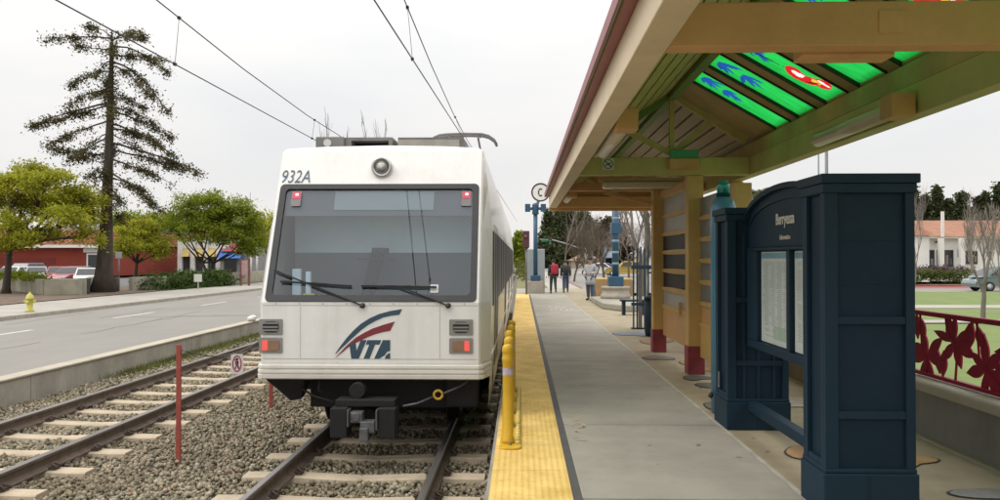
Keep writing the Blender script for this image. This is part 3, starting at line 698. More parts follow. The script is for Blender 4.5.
# roof equipment and pantograph
rk = mat('roof_box', (.20, .19, .18), .6, metal=.2, var=.35, scale=3, dirt=(.11, .1, .09), dscale=2); rl = mat('roof_panel', (.34, .32, .28), .6, metal=.2, var=.3, scale=3)
Yr = 9.9
def rp(px, py): g = at(px, py, Yr); return g.x, g.z
(x0, z0), (x1, z1) = rp(315.5, 151), rp(344, 136.5)
b = MB(); b.box(x0, x1, Yr, Yr + .7, 2.9, z1); rb = b.build('brake_resistor_box', rk, tram, bevel=.015)
c = rp(327.5, 143); b = MB(); b.tube([(c[0], Yr - .02, c[1]), (c[0], Yr + .02, c[1])], .05, 12); b.build('round_cover', mat('pale_cover', (.55, .55, .53), .5), rb)
x0 = x1 + .004; x1 = rp(392, 0)[0]
b = MB(); b.box(x0, x1, Yr + .05, Yr + 1.6, z1 - .045, z1 - .005); b.box(x0, x0 + .08, Yr + .05, Yr + 1.6, 2.9, z1 - .045); b.box(x1 - .05, x1, Yr + .05, Yr + 1.6, 2.9, z1 - .045); b.box(x0 + .08, x1 - .05, Yr + .3, Yr + 1.6, 2.9, z1 - .05, 1); b.build('cooling_unit', [rk, under], tram)
x0 = rp(397, 0)[0]; x1 = rp(463, 0)[0]
b = MB(); b.box(x0, x1, Yr + .1, Yr + 2.1, 3.0, z1 + .0); b.box(x0, x1 - .05, Yr + .08, Yr + .1, 2.99, z1 - .03, 1); b.add([(x1, Yr + .1, z1), (x1 + .05, Yr + .1, 3.0), (x1 + .05, Yr + 2.1, 3.0), (x1, Yr + 2.1, z1), (x1, Yr + .1, 3.0), (x1, Yr + 2.1, 3.0)], [(0, 1, 2, 3), (0, 4, 1), (3, 2, 5)]); b.build('inverter_case', [rk, rl], tram)
pr = MB(); Yp = 18.1; pz = EYE + 2.88; pc = -1.30
b = MB()
for dy in (-.15, .15):
    P = [(pc - .78, Yp + dy, pz - .14), (pc - .70, Yp + dy, pz - .07), (pc - .58, Yp + dy, pz - .02), (pc - .4, Yp + dy, pz), (pc, Yp + dy, pz + .01), (pc + .4, Yp + dy, pz), (pc + .55, Yp + dy, pz - .04), (pc + .68, Yp + dy, pz - .13), (pc + .74, Yp + dy, pz - .24)]
    b.tube(P, .03, 8)
for dx in (-.35, .35):
    b.bar((pc + dx, Yp - .15, pz - .02), (pc + dx, Yp + .15, pz - .02), .04, .05)
pg = b.build('pantograph_head', mat('panto_grey', (.18, .17, .165), .55, metal=.4, var=.2), tram)
b = MB()
for dx in (-.3, .3):
    b.tube([(pc + dx, Yp, pz - .05), (pc + dx * 1.4, Yp + 1.1, 3.75), (pc + dx * 1.5, Yp + .1, 3.08)], .025, 6)
b.tube([(pc - .42, Yp + 1.1, 3.75), (pc + .42, Yp + 1.1, 3.75)], .025, 6); b.build('pantograph_arm', mat('panto_grey', (.18, .17, .165)), tram)
b = MB()
for k in range(3): b.lathe([(.0, 0), (.05, 0), (.05, .05), (.03, .06), (.05, .08), (.05, .12), (.0, .13)], (CX + .95, 10.1 + .4 * k, 2.93), 10)
b.lathe([(.0, 0), (.06, 0), (.05, .06), (0, .1)], (CX - .98, 9.8, 2.95), 10); b.tube([(CX - 1.0, 9.75, 2.97), (CX - .9, 9.85, 3.02), (CX - .75, 9.9, 3.0)], .03, 6)
b.build('roof_insulator', under, tram)

# ================================================================ WIRES
wm = mat('wire', (.05, .048, .045), .5, metal=.6)
def wire(name, label, pts, r=.0095):
    b = MB(); b.tube(pts, r, 6); o = b.build(name, wm); return tag(o, label, 'overhead wire', 'overhead wires')
cc = lambda x0, Y: x0 + (Y - 8.73) * .026
own_c = [(cc(-1.64, Y), Y, EYE + 2.9) for Y in (-6, 0, 8.73, 18, 30, 45, 60)]
own_m = [(-1.66 + .01 * (Y - 10), Y, EYE + 3.38 + .0035 * (Y - 20) ** 2 * (1 if Y < 40 else 1)) for Y in (-4, 0, 4, 8, 10.7, 14, 18, 22, 26, 30)]
lc = lambda Y: -5.2 + (Y - 8.73) * .018
left_c = [(lc(Y), Y, EYE + 2.9) for Y in (-6, 0, 8.73, 18, 30, 45, 60)]
left_m = [(lc(Y) + .06, Y, EYE + 3.33 + .0035 * (Y - 20) ** 2) for Y in (-4, 0, 4, 8, 10.7, 14, 18, 22, 26, 30)]
wire('contact_wire', 'lower overhead wire above the tram and its pantograph', own_c)
w1 = wire('catenary_wire', 'upper curved overhead wire above the tram', own_m)
wire('contact_wire', 'lower overhead wire above the empty track', left_c)
w2 = wire('catenary_wire', 'upper curved overhead wire above the empty track', left_m)
def dropper(par, xa, za, xb, zb, Y):
    b = MB(); b.tube([(xa, Y, za), (xb, Y, zb)], .004, 5); b.box(xa - .02, xa + .02, Y - .03, Y + .03, za - .02, za + .02); b.box(xb - .02, xb + .02, Y - .03, Y + .03, zb - .02, zb + .02); b.build('dropper', wm, par)
def interp(P, Y):
    for a, c in zip(P, P[1:]):
        if a[1] <= Y <= c[1]:
            t = (Y - a[1]) / (c[1] - a[1]); return a[0] + t * (c[0] - a[0]), a[2] + t * (c[2] - a[2])
for par, M_, C_, ys in ((w1, own_m, own_c, (3.8, 11.25, 18.6, 25.8)), (w2, left_m, left_c, (4, 11.45, 18.6, 25.8))):
    for Y in ys:
        a = interp(M_, Y); c = interp(C_, Y); dropper(par, a[0], a[1], c[0], c[1], Y)

# ================================================================ POSTS BETWEEN THE TRACKS
redp = mat('marker_red', (.36, .07, .05), .7, var=.3, scale=10, dirt=(.2, .05, .04), dscale=6)
def mark_post(x, y, label):
    t = thing('marker_post', label, 'post', (x, y, ZB), group='red chain posts between the tracks')
    b = MB(); b.box(x - .026, x + .026, y - .012, y + .012, ZB - .05, .73); b.build('stake', redp, t, bevel=.004)
    b = MB(); b.tube([(x + .03, y, .66), (x + .06, y, .68), (x + .075, y, .655), (x + .05, y, .63), (x + .03, y, .645)], .006, 5); b.build('hook', steelg, t)
    return t
mark_post(-3.72, 8.4, 'red wooden marker post standing alone on the ballast, seen full height')
mark_post(-3.66, 11.35, 'red marker post mostly hidden behind the tram nose')
A = Vector((-3.66, 8.42, .66)); B = Vector((-3.62, 11.33, .66)); P = []
for k in range(25):
    t = k / 24; q = A.lerp(B, t); q.z -= .20 * 4 * t * (1 - t); P.append(q)
ch = MB().tube(P, .007, 5).build('chain', mat('chain_steel', (.16, .17, .18), .5, metal=.7)); tag(ch, 'sagging chain strung between the two red posts', 'chain')
s0 = Vector((-3.66, 9.98, .435)); t = thing('warning_sign', 'small white sign with red ring and walking figure hung on the chain', 'sign', s0)
fn = lambda a, c, t_: (s0.x + a, s0.y - t_, s0.z + c)
b = MB(); b.prism(rrect(-.08, .08, -.26, -.0, .015, 3), fn, 0, .004); pl = b.build('sign_plate', mat('sign_white', (.72, .68, .68), .5, var=.1), t)
b = MB()
def ell(rx, rz, n=24): return [(rx * math.cos(2 * pi * k / n), -.125 + rz * math.sin(2 * pi * k / n)) for k in range(n)]
b.ring(ell(.062, .108), ell(.046, .09), fn, .0045, .0065); b.prism([(-.042, -.06), (-.032, -.05), (.042, -.19), (.032, -.2)], fn, .0062, .0068); b.build('prohibition_ring', mat('sign_red', (.42, .05, .09), .5), pl)
b = MB(); b.prism([(.018 * math.cos(k), -.068 + .018 * math.sin(k)) for k in np.linspace(0, 2 * pi, 12, endpoint=False)], fn, .0045, .006)
b.prism([(-.02, -.09), (.02, -.09), (.022, -.135), (.012, -.14), (.026, -.19), (.014, -.195), (.0, -.15), (-.014, -.195), (-.028, -.19), (-.012, -.14), (-.022, -.13)], fn, .0045, .006); b.build('figure', black, pl)
b = MB(); b.tube([(s0.x - .05, s0.y, s0.z), (s0.x - .05, s0.y, s0.z + .03)], .003, 4); b.tube([(s0.x + .05, s0.y, s0.z), (s0.x + .05, s0.y, s0.z + .03)], .003, 4); b.build('sign_hanger', steelg, t)
# crumpled white bag on the wall coping
g = Vector((-7.85, 22.6, -.155)); b = MB(); vs = []; fs = []; n1, n2 = 9, 12
for i in range(n1):
    for k in range(n2):
        a = pi * i / (n1 - 1); c = 2 * pi * k / n2; q = random.uniform(.8, 1.15); vs.append((g.x + .13 * q * math.sin(a) * math.cos(c), g.y + .2 * q * math.sin(a) * math.sin(c), g.z + .085 + .09 * q * math.cos(a)))
for i in range(n1 - 1):
    for k in range(n2): fs.append((i * n2 + k, i * n2 + (k + 1) % n2, (i + 1) * n2 + (k + 1) % n2, (i + 1) * n2 + k))
b.add(vs, fs); tag(b.build('litter_bag', mat('bag_white', (.7, .66, .63), .6, var=.15, scale=12)), 'crumpled white bag lying on the wall coping near the tram nose', 'bag')

# ================================================================ YELLOW BOLLARDS ON THE PLATFORM EDGE
yl = mat('bollard_yellow', (.66, .40, .02), .42, var=.12, scale=4, dirt=(.4, .23, .03), dscale=5, damt=.4)
t = thing('bollard_base', 'long yellow bolted base plate under the bollard row', 'base plate', (-.09, 6.8, .004))
b = MB(); b.prism(rrect(-.19, .0, 6.78, 9.95, .06, 5), lambda a, c, q: (a, c, q), .004, .022); b.build('plate', yl, t, bevel=.005)
b = MB(); y = 6.95
while y < 9.9:
    b.lathe([(.03, 0), (.024, .02), (.012, .028), (0, .03)], (-.03, y, .022), 8); y += .115
b.build('stud_row', mat('stud_yellow', (.72, .56, .16), .5, var=.2, scale=8), t)
def bollard(y):
    t = thing('yellow_bollard', 'x', 'bollard', (0, 0, 0))
    b = MB(); b.lathe([(.0, .0), (.058, .0), (.058, .03), (.047, .05), (.046, .72), (.05, .73), (.05, .76), (.046, .77), (.046, .80), (.05, .81), (.05, .84), (.044, .86), (.03, .875), (0, .88)], (0, 0, 0), 18); b.build('tube', yl, t)
    b = MB(); b.lathe([(.0475, .60), (.0475, .67)], (0, 0, 0), 18); b.s = [True] * len(b.s); b.f = b.f[:18]; b.m = b.m[:18]; b.s = b.s[:18]; b.build('reflective_band', mat('band_pale', (.6, .5, .58), .35, var=.5, scale=18), t)
    b = MB(); b.box(.035, .05, -.015, .015, .02, .05); b.lathe([(0, 0), (.016, 0), (.012, .014), (0, .016)], (0, -.085, .022 - .022), 8); b.build('anchor_bolt', steelg, t)
    return t
b0 = bollard(0)
labs = ['yellow bollard closest to the tram nose with a pale reflective sticker', 'second yellow bollard along the platform edge row', 'third yellow bollard along the platform edge row', 'fourth yellow bollard along the platform edge row', 'fifth yellow bollard, the last visible beside the tram side']
for k in range(5):
    t = b0 if k == 0 else copy_tree(b0); t.location = (-.115, 6.98 + .68 * k, .022); t.rotation_euler = (0, random.uniform(-.02, .02), random.uniform(0, 1)); tag(t, labs[k], 'bollard', 'yellow bollards on the platform edge')
# ================================================================ SHELTER
cream = mat('fascia_cream', (.70, .57, .39), .6, var=.12, scale=2, dirt=(.42, .32, .2), dscale=1.5, damt=.4, bump=.06, bscale=30)
tan = mat('beam_tan', (.60, .34, .14), .62, var=.15, scale=2, dirt=(.28, .17, .07), dscale=1.3, damt=.4, bump=.06, bscale=30)
olive = mat('beam_olive', (.52, .46, .18), .6, var=.15, scale=2, dirt=(.15, .14, .05), dscale=1.5, damt=.4)
greenb = mat('ridge_green', (.16, .27, .06), .6, var=.15, scale=2)
mustard = mat('post_mustard', (.58, .38, .125), .6, var=.14, scale=2.5, dirt=(.33, .2, .08), dscale=2, damt=.45, bump=.05, bscale=30)
redbase = mat('post_red', (.25, .035, .045), .55, var=.25, scale=5, dirt=(.12, .03, .03), dscale=4)
trimred = mat('gutter_red', (.32, .12, .12), .5, var=.15, scale=3)
deckw = mat('deck_board', (.50, .44, .33), .7, var=.2, scale=3, stretch=(1, .3, 1))
rafw = mat('rafter_olive', (.48, .37, .17), .65, var=.2, scale=3)
slabm = mat('roof_skin', (.13, .105, .05), .7, var=.2)
ZBm, ZTm = 2.87, 3.13
XL0, XL1, XR0, XR1 = .665, .845, 3.29, 3.45
RX, RZ, SLR = 2.19, 4.05, .58
Y0s, Ye = 1.2, 18.5
zl = lambda x: RZ - .63 * (RX - x); zr = lambda x: RZ - SLR * (x - RX)
sh = thing('platform_shelter', 'long open platform shelter with cream fascia, olive beams and green glass roof panels', 'shelter', (2.1, 11.4, 0))
B_ = lambda name, m, *bx, bev=.008: [MB().box(*q) for q in ()] or None
def box_part(name, m, bx, par=sh, bev=.008):
    b = MB()
    for q in bx: b.box(*q)
    return b.build(name, m, par, bevel=bev)
box_part('eave_beam', cream, [(XL0, XL1, Y0s, Ye, ZBm, ZTm)])
box_part('gutter', trimred, [(XL0 - .11, XL0 + .1, Y0s, Ye + .05, ZTm + .003, ZTm + .11)])
box_part('rear_beam', olive, [(XR0, XR1, Y0s, Ye, ZBm, ZTm)])
box_part('rear_gutter', trimred, [(XR1 - .1, XR1 + .11, Y0s, Ye + .05, ZTm + .003, ZTm + .11)])
XBm = [(4.47, .15, tan), (11.3, .15, olive), (18.3, .15, tan)]
for yb, w_, m in XBm:
    box_part('cross_beam', m, [(XL1 + .002, XR0 - .002, yb, yb + w_, ZBm + .003, ZTm - .003)])
box_part('wall_plate', rafw, [(XR0 + .01, XR1 - .01, Y0s, Ye - .1, ZTm + .002, 3.33)])
box_part('access_cover', tan, [(2.03, 2.18, 4.462, 4.47, 2.94, 3.07)], bev=.002)
box_part('ridge_beam', greenb, [(RX - .06, RX + .06, Y0s, Ye - .02, RZ - .08, RZ + .06)])
for yb in (4.5, 11.33, 18.33):
    b = MB(); yc = yb + .06
    b.box(RX - .035, RX + .035, yb + .02, yb + .1, ZTm, RZ - .082); b.build('king_post', olive, sh, bevel=.005)
    for x0, z0 in ((XL1 + .02, zl(XL1 + .02)), (XR0 - .02, zr(XR0 - .02))):
        b = MB(); b.bar((x0, yc, z0 - .03), (RX + (.062 if x0 > RX else -.062), yc, RZ - .01), .09, .15); b.build('rafter', greenb if x0 < RX and yb == 11.33 else olive, sh, bevel=.005)
        b = MB(); b.bar((RX, yc, ZTm + .06), ((x0 + RX) / 2, yc, (zl(.5 * (x0 + RX)) if x0 < RX else zr(.5 * (x0 + RX))) - .1), .07, .08); b.build('strut', olive, sh, bevel=.004)
# roof: boards over both slopes, green glass strips over the near right slope
gy = []
y = 10.42
while y > 1.8: gy.append((y - .565, y)); y -= .855
def boards(xa, xb, z_, ya, yb, m, n=7):
    b = MB(); w_ = (xb - xa) / n
    for k in range(n):
        x0, x1 = xa + w_ * k + .014, xa + w_ * (k + 1) - .014
        b.add([(x0, ya, z_(x0) + .04), (x1, ya, z_(x1) + .04), (x1, yb, z_(x1) + .04), (x0, yb, z_(x0) + .04), (x0, ya, z_(x0) + .065), (x1, ya, z_(x1) + .065), (x1, yb, z_(x1) + .065), (x0, yb, z_(x0) + .065)],
              [(0, 1, 2, 3), (7, 6, 5, 4), (0, 4, 5, 1), (1, 5, 6, 2), (2, 6, 7, 3), (3, 7, 4, 0)])
    b.build('roof_boarding', m, sh)
boards(XL0 + .1, RX - .06, zl, 11.46, Ye - .02, deckw); boards(XL0 + .1, RX - .06, zl, Y0s, 11.44, olive); boards(RX + .06, XR1, zr, 11.46, Ye - .02, deckw)
MB().prism([(XL0 + .1, 3.131), (XR1, 3.131), (XR1, zr(XR1) + .03), (RX, RZ + .03), (XL0 + .1, zl(XL0 + .1) + .03)], lambda a, c, q: (a, 18.46 + q, c), 0, .04).build('gable_panel', tan, sh)
b = MB()
for xa, xb, z_, ya, yb in ((XL0 - .1, RX, zl, Y0s, Ye), (RX, XR1 + .12, zr, 11.45, Ye)):
    b.add([(xa, ya, z_(xa) + .09), (xb, ya, z_(xb) + .09), (xb, yb, z_(xb) + .09), (xa, yb, z_(xa) + .09), (xa, ya, z_(xa) + .15), (xb, ya, z_(xb) + .15), (xb, yb, z_(xb) + .15), (xa, yb, z_(xa) + .15)],
          [(0, 1, 2, 3), (7, 6, 5, 4), (0, 4, 5, 1), (1, 5, 6, 2), (2, 6, 7, 3), (3, 7, 4, 0)])
b.build('roof_covering', slabm, sh)
def sl(x, dz): return zr(x) + dz
XG0, XG1 = 2.27, 3.38
# solid strips between the panes, with a painted shade bar under each edge
edges = [11.44] + [v for g in gy for v in (g[1], g[0])] + [Y0s]
b = MB()
for k in range(0, len(edges) - 1, 2):
    y1, y0 = edges[k], edges[k + 1]
    if y1 - y0 < .02: continue
    for xa, xb in ((RX + .02, XR1 + .1),):
        b.add([(xa, y0, sl(xa, .03)), (xb, y0, sl(xb, .03)), (xb, y1, sl(xb, .03)), (xa, y1, sl(xa, .03)), (xa, y0, sl(xa, .12)), (xb, y0, sl(xb, .12)), (xb, y1, sl(xb, .12)), (xa, y1, sl(xa, .12))],
              [(0, 1, 2, 3), (7, 6, 5, 4), (0, 4, 5, 1), (1, 5, 6, 2), (2, 6, 7, 3), (3, 7, 4, 0)])
for (y0, y1) in gy:
    for xa, xb in ((RX + .02, XG0), (XG1, XR1 + .1)):
        b.add([(xa, y0, sl(xa, .031)), (xb, y0, sl(xb, .031)), (xb, y1, sl(xb, .031)), (xa, y1, sl(xa, .031)), (xa, y0, sl(xa, .12)), (xb, y0, sl(xb, .12)), (xb, y1, sl(xb, .12)), (xa, y1, sl(xa, .12))],
              [(0, 1, 2, 3), (7, 6, 5, 4), (0, 4, 5, 1), (1, 5, 6, 2), (2, 6, 7, 3), (3, 7, 4, 0)])
b.build('roof_lining', rafw, sh)
blk = mat('pane_shade', (.02, .02, .015), .6)  # black bars paint the shadow along the edges of each glass strip
ggreen = stainglass('glass_green', (.025, .62, .10), .6); gblue = stainglass('glass_blue', (.02, .10, .42), .5); gred = stainglass('glass_red', (.72, .02, .03), .5); gwhite = stainglass('glass_white', (.95, .82, .74), .2); gyel = stainglass('glass_yellow', (.9, .5, .05), .3); gdk = mat('leading', (.01, .015, .02), .6)
def leafpoly(x, y, ang, ln, wd, n=7, ex=.8):
    P = []
    for k in range(n + 1):
        t = k / n; P.append((t * ln, wd * math.sin(pi * t) ** ex))
    for k in range(1, n):
        t = 1 - k / n; P.append((t * ln, -wd * math.sin(pi * t) ** ex))
    c, s_ = math.cos(ang), math.sin(ang); return [(x + a * c - q * s_, y + a * s_ + q * c) for a, q in P]
rg = random.Random(3)
for i, (y0, y1) in enumerate(gy):
    ln = (XG1 - XG0)
    gp = MB(); gp.add([(XG0, y0, sl(XG0, .05)), (XG1, y0, sl(XG1, .05)), (XG1, y1, sl(XG1, .05)), (XG0, y1, sl(XG0, .05))], [(0, 1, 2, 3)])
    for yy in (y0, y1):
        a = -.022 if yy == y0 else -.008
        gp.add([(XG0, yy + a, sl(XG0, .012)), (XG1, yy + a, sl(XG1, .012)), (XG1, yy + a + .03, sl(XG1, .012)), (XG0, yy + a + .03, sl(XG0, .012)), (XG0, yy + a, sl(XG0, .06)), (XG1, yy + a, sl(XG1, .06)), (XG1, yy + a + .03, sl(XG1, .06)), (XG0, yy + a + .03, sl(XG0, .06))],
               [(0, 1, 2, 3), (7, 6, 5, 4), (0, 4, 5, 1), (1, 5, 6, 2), (2, 6, 7, 3), (3, 7, 4, 0)], 1)
    shade_bar = MB(); shade_bar.v, shade_bar.f, shade_bar.m, shade_bar.s = gp.v[4:], [[q - 4 for q in f_] for f_ in gp.f[1:]], [0] * (len(gp.f) - 1), [False] * (len(gp.f) - 1)
    # stained glass: small pieces of coloured glass set side by side
    regs = []
    P = []
    for cxx in ((XG0 + .08, XG0 + .36) if i != 2 else (XG0 + .05, XG0 + .2)):
        cyy = (y0 + y1) / 2 + rg.uniform(-.04, .07)
        for k in range(7): P.append(leafpoly(cxx, cyy, rg.uniform(-1.0, 1.0) + (k % 2) * .6, rg.uniform(.15, .30), .030))
    fx, fy = XG0 + .72, (y0 + y1) / 2 + .01
    if i in (2, 5):
        regs += [(5, leafpoly(XG0 + .1, fy + .08, -.12, .5, .012))]
        regs += [(2, blob(fx, fy + .02, .14, .14, 1.0, 18)), (3, blob(fx - .01, fy - .0, .06, .06, 2, 16)), (2, blob(fx + .18, fy - .07, .12, .12, 3, 18)), (3, blob(fx + .21, fy - .11, .06, .03, 1, 14)), (4, blob(fx + .155, fy - .05, .045, .05, 1, 12)), (5, leafpoly(fx + .09, fy + .1, -1.0, .2, .012))]
    regs = [(1, q) for q in P] + regs
    NX, NY = 96, 44; gx = np.linspace(XG0, XG1, NX + 1); gyy = np.linspace(y0, y1, NY + 1); GX, GY = np.meshgrid(gx, gyy); zz_ = RZ - SLR * (GX - RX) + .05
    V = np.stack([GX, GY, zz_], -1).reshape(-1, 3); ii = np.arange(NX); jj = np.arange(NY); I, J2 = np.meshgrid(ii, jj); q0 = (J2 * (NX + 1) + I).ravel(); Fq = np.stack([q0, q0 + 1, q0 + NX + 2, q0 + NX + 1], -1)
    cxs = ((GX[:-1, :-1] + GX[1:, 1:]) / 2).ravel(); cys = ((GY[:-1, :-1] + GY[1:, 1:]) / 2).ravel(); mi = np.zeros(len(Fq), int)
    for mid, poly in regs:
        ins = np.zeros(len(Fq), bool); n_ = len(poly)
        for k in range(n_):
            (xa, ya), (xb, yb) = poly[k], poly[(k + 1) % n_]
            if ya == yb: continue
            c_ = ((ya > cys) != (yb > cys)) & (cxs < (xb - xa) * (cys - ya) / (yb - ya) + xa); ins ^= c_
        mi[ins] = mid
    pane = np_obj('glass_panel', V, Fq, [ggreen, gblue, gred, gwhite, gyel, gdk], sh, mi)
    shade_bar.build('pane_shade', blk, pane)
# posts and wind wall
def post(x0, x1, y0, y1, top):
    b = MB().box(x0, x1, y0, y1, .40, top).build('post', mustard, sh, bevel=.008)
    MB().box(x0 - .012, x1 + .012, y0 - .012, y1 + .012, -.003, .40).build('post_base', redbase, b, bevel=.01)
post(2.36, 2.58, 14.0, 14.22, 2.9); post(2.41, 2.63, 11.31, 11.53, ZBm)
post(3.27, 3.47, 4.45, 4.65, ZBm); post(3.27, 3.47, 12.25, 12.45, ZBm); post(3.27, 3.47, 18.0, 18.2, ZBm)
grw = mat('wall_panel_pale', (.40, .38, .35), .5, var=.12, scale=2); grd = mat('wall_panel_dark', (.016, .014, .013), .6, var=.4, scale=3); grf = mat('wall_panel_frosted', (.20, .23, .235), .35, var=.2, scale=2)
def windwall(xc, y0, y1, n, zb, zt, mats):
    hh = (zt - zb) / n
    for k in range(n):
        z0 = zb + k * hh
        box_part('wall_panel', mats[k], [(xc - .012, xc + .012, y0, y1, z0 + .03, z0 + hh - .002)], bev=0)
        b = MB(); vs = []; m_ = 12
        for j in range(m_ + 1):
            yy = y0 + (y1 - y0) * j / m_; q = .018 * math.sin(pi * j / m_)
            vs += [(xc - .04, yy, z0 - .02 - q), (xc + .04, yy, z0 - .02 - q), (xc + .04, yy, z0 + .03 + q), (xc - .04, yy, z0 + .03 + q)]
        fs = [(j * 4 + a, j * 4 + (a + 1) % 4, (j + 1) * 4 + (a + 1) % 4, (j + 1) * 4 + a) for j in range(m_) for a in range(4)] + [(0, 1, 2, 3), (m_ * 4 + 3, m_ * 4 + 2, m_ * 4 + 1, m_ * 4)]
        b.add(vs, fs); b.build('wall_rail', mustard, sh)
windwall(2.555, 11.532, 13.998, 6, .82, 2.72, [grw, grd, grd, grd, grw, grw])
box_part('kick_board', tan, [(2.53, 2.58, 11.532, 13.998, .31, .79)]); box_part('bench_arm', tan, [(2.47, 2.52, 12.3, 12.36, .78, .98)])
windwall(2.60, 9.25, 11.305, 6, .72, 2.54, [tan, grf, grf, grf, grf, grf]); box_part('kick_board', mustard, [(2.575, 2.625, 9.25, 11.305, .25, .69)])
post(2.47, 2.66, 9.05, 9.24, 2.54)
box_part('wall_head', tan, [(2.48, 2.63, 11.54, 13.99, 2.76, 2.86)])
for x0, x1 in ((2.35, 1.5), (2.6, 3.1)):
    b = MB(); b.bar((x0, 14.1, 2.66), (x1, 14.1, 2.86), .06, .06); b.build('knee_brace', tan, sh, bevel=.004)
box_part('soffit_beam', tan, [(XL1 + .002, XR0 - .002, 14.0, 14.14, 2.88, 3.02)])
box_part('end_fascia', tan, [(XL0, XR1, 18.503, 18.6, 2.80, 3.25)])
# lamps of the shelter (things that hang from it)
tube_m = mat('tube_cream', (.62, .55, .40), .35, var=.08, coat=.3); boxm = tan
def tube_lamp(x, y0, y1, z, rx, label, g='tube lamps under the shelter beams'):
    t = thing('tube_lamp', label, 'lamp', (x, (y0 + y1) / 2, z), group=g)
    b = MB(); b.tube([(x, y0, z), (x, y1, z)], .075, 14); b.build('diffuser', tube_m, t)
    b = MB(); b.box(x - .10, x + .10, y0 - .22, y0 - .002, z - .09, z + .11); b.build('junction_box', boxm, t, bevel=.01)
    b = MB(); b.box(x - .05, x + .05, y0, y1, z + .06, z + .12); b.build('mount_rail', olive, t)
tube_lamp(XL1 + .12, 7.3, 9.2, 2.92, 0, 'pale tube lamp inside the cream eave beam, before the olive cross beam')
tube_lamp(XL1 + .12, 15.0, 16.6, 2.92, 0, 'pale tube lamp inside the cream eave beam at the far end')
tube_lamp(XR0 - .12, 6.75, 8.4, 2.93, 0, 'pale tube lamp on the inner face of the rear olive beam')
def box_lamp(x0, x1, y0, y1, z0, z1, label, split=.45):
    t = thing('box_lamp', label, 'lamp', ((x0 + x1) / 2, (y0 + y1) / 2, z0), group='box lamps on the cross beams')
    zm = z0 + (z1 - z0) * (1 - split)
    MB().box(x0, x1, y0, y1, z0, zm).build('housing', tan, t, bevel=.012); MB().box(x0 + .01, x1 - .01, y0 + .01, y1, zm + .002, z1).build('diffuser', mat('lamp_green', (.05, .30, .17), .3, var=.2, coat=.4), t, bevel=.01)
box_lamp(2.12, 2.55, 11.17, 11.297, 2.95, 3.22, 'box lamp with green top on the olive cross beam')
box_lamp(1.66, 2.2, 4.63, 4.80, 2.852, 3.05, 'tan box lamp behind the near tan cross beam')
t = thing('ceiling_lamp', 'long pale ceiling lamp above the wind wall of the shelter', 'lamp', (2.2, 13.0, 2.88))
MB().box(1.36, 2.95, 12.9, 13.1, 2.83, 2.94).build('diffuser', tube_m, t, bevel=.03); MB().box(1.30, 3.0, 12.93, 13.07, 2.945, 3.0).build('mount_rail', rafw, t)
# no smoking plate on the olive cross beam
g = at(608, 164, 11.3); t = thing('no_smoking_sign', 'small square no smoking sign on the olive cross beam', 'sign', (g.x, 11.298, g.z))
fn = lambda a, c, q: (g.x + a, 11.298 - q, g.z + c)
MB().prism(rrect(-.085, .085, -.085, .085, .015, 3), fn, 0, .006).build('plate', mat('sign_pale', (.62, .64, .58), .5, var=.1), t)
cir = lambda r, n=24: [(r * math.cos(2 * pi * k / n), r * math.sin(2 * pi * k / n)) for k in range(n)]
MB().ring(cir(.072), cir(.062), fn, .0065, .009).prism([(-.05, .04), (-.04, .05), (.05, -.04), (.04, -.05)], fn, .0065, .009).prism([(-.045, -.02), (.04, .025), (.045, .012), (-.04, -.033)], fn, .0063, .008).build('symbol', mat('sign_dark', (.03, .04, .03), .5), t)

# ================================================================ INFORMATION KIOSK
nv = mat('kiosk_navy', (.0095, .030, .051), .58, var=.12, scale=2, dirt=(.022, .034, .045), dscale=2.5, damt=.4, bump=.08, bscale=60, spec=.22)
nvd = mat('kiosk_navy_dark', (.0075, .024, .042), .6, var=.15, scale=2, spec=.2, dirt=(.022, .045, .065), dscale=1.8, damt=.4)
kk = thing('information_kiosk', 'dark blue information kiosk of two panelled columns with an arched name board', 'kiosk', (2.28, 6.6, 0))
def column(x0, x1, y0, y1, h, caph):
    b = MB(); b.box(x0 + .03, x1 - .03, y0 + .03, y1 - .03, .0, h - .03)
    c = b.build('column', nvd, kk)
    b = MB(); b.box(x0 - .015, x1 + .015, y0 - .015, y1 + .015, 0, .27); b.box(x0 - .006, x1 + .006, y0 - .006, y1 + .006, .27, .30); b.build('plinth', nv, c, bevel=.008)
    b = MB(); b.box(x0 - .028, x1 + .028, y0 - .028, y1 + .028, h - .062, h); b.box(x0 - .012, x1 + .012, y0 - .012, y1 + .012, h - .125, h - .062); b.build('cap', nv, c, bevel=.006)
    b = MB(); sw = .085
    for xa, xb in ((x0, x0 + sw), (x1 - sw * .7, x1)): b.box(xa, xb, y0, y0 + .028, .30, h - .125); b.box(xa, xb, y1 - .028, y1, .30, h - .125)
    for ya, yb in ((y0 + .0285, y0 + .08), (y1 - .08, y1 - .0285)): b.box(x0, x0 + .028, ya, yb, .30, h - .125); b.box(x1 - .028, x1, ya, yb, .30, h - .125)
    for za in (.62, 1.235):
        b.box(x0 + sw + .001, x1 - sw * .7 - .001, y0 + .004, y0 + .0285, za, za + .05); 
    b.box(x0 + .004, x0 + .0285, y0 + .081, y1 - .081, .30, .34)
    b.box(x0 + .27, x0 + .278, y0 - .021, y0 - .0155, .02, .26)
    b.build('stile', nv, c, bevel=.004)
    b = MB()
    for za in (1.50, 1.78): b.box(x0 + sw, x1 - sw * .7, y0 + .024, y0 + .0295, za, za + .008)
    b.build('seam', nv, c)
    return c
column(1.975, 2.555, 5.13, 5.53, 2.215, .1)
cf = column(2.01, 2.60, 7.66, 8.12, 2.16, .1)
b = MB()
for xx in (2.16, 2.30, 2.45): b.box(xx, xx + .03, 7.676, 7.70, .301, 1.9)
b.build('batten', nv, cf, bevel=.004)
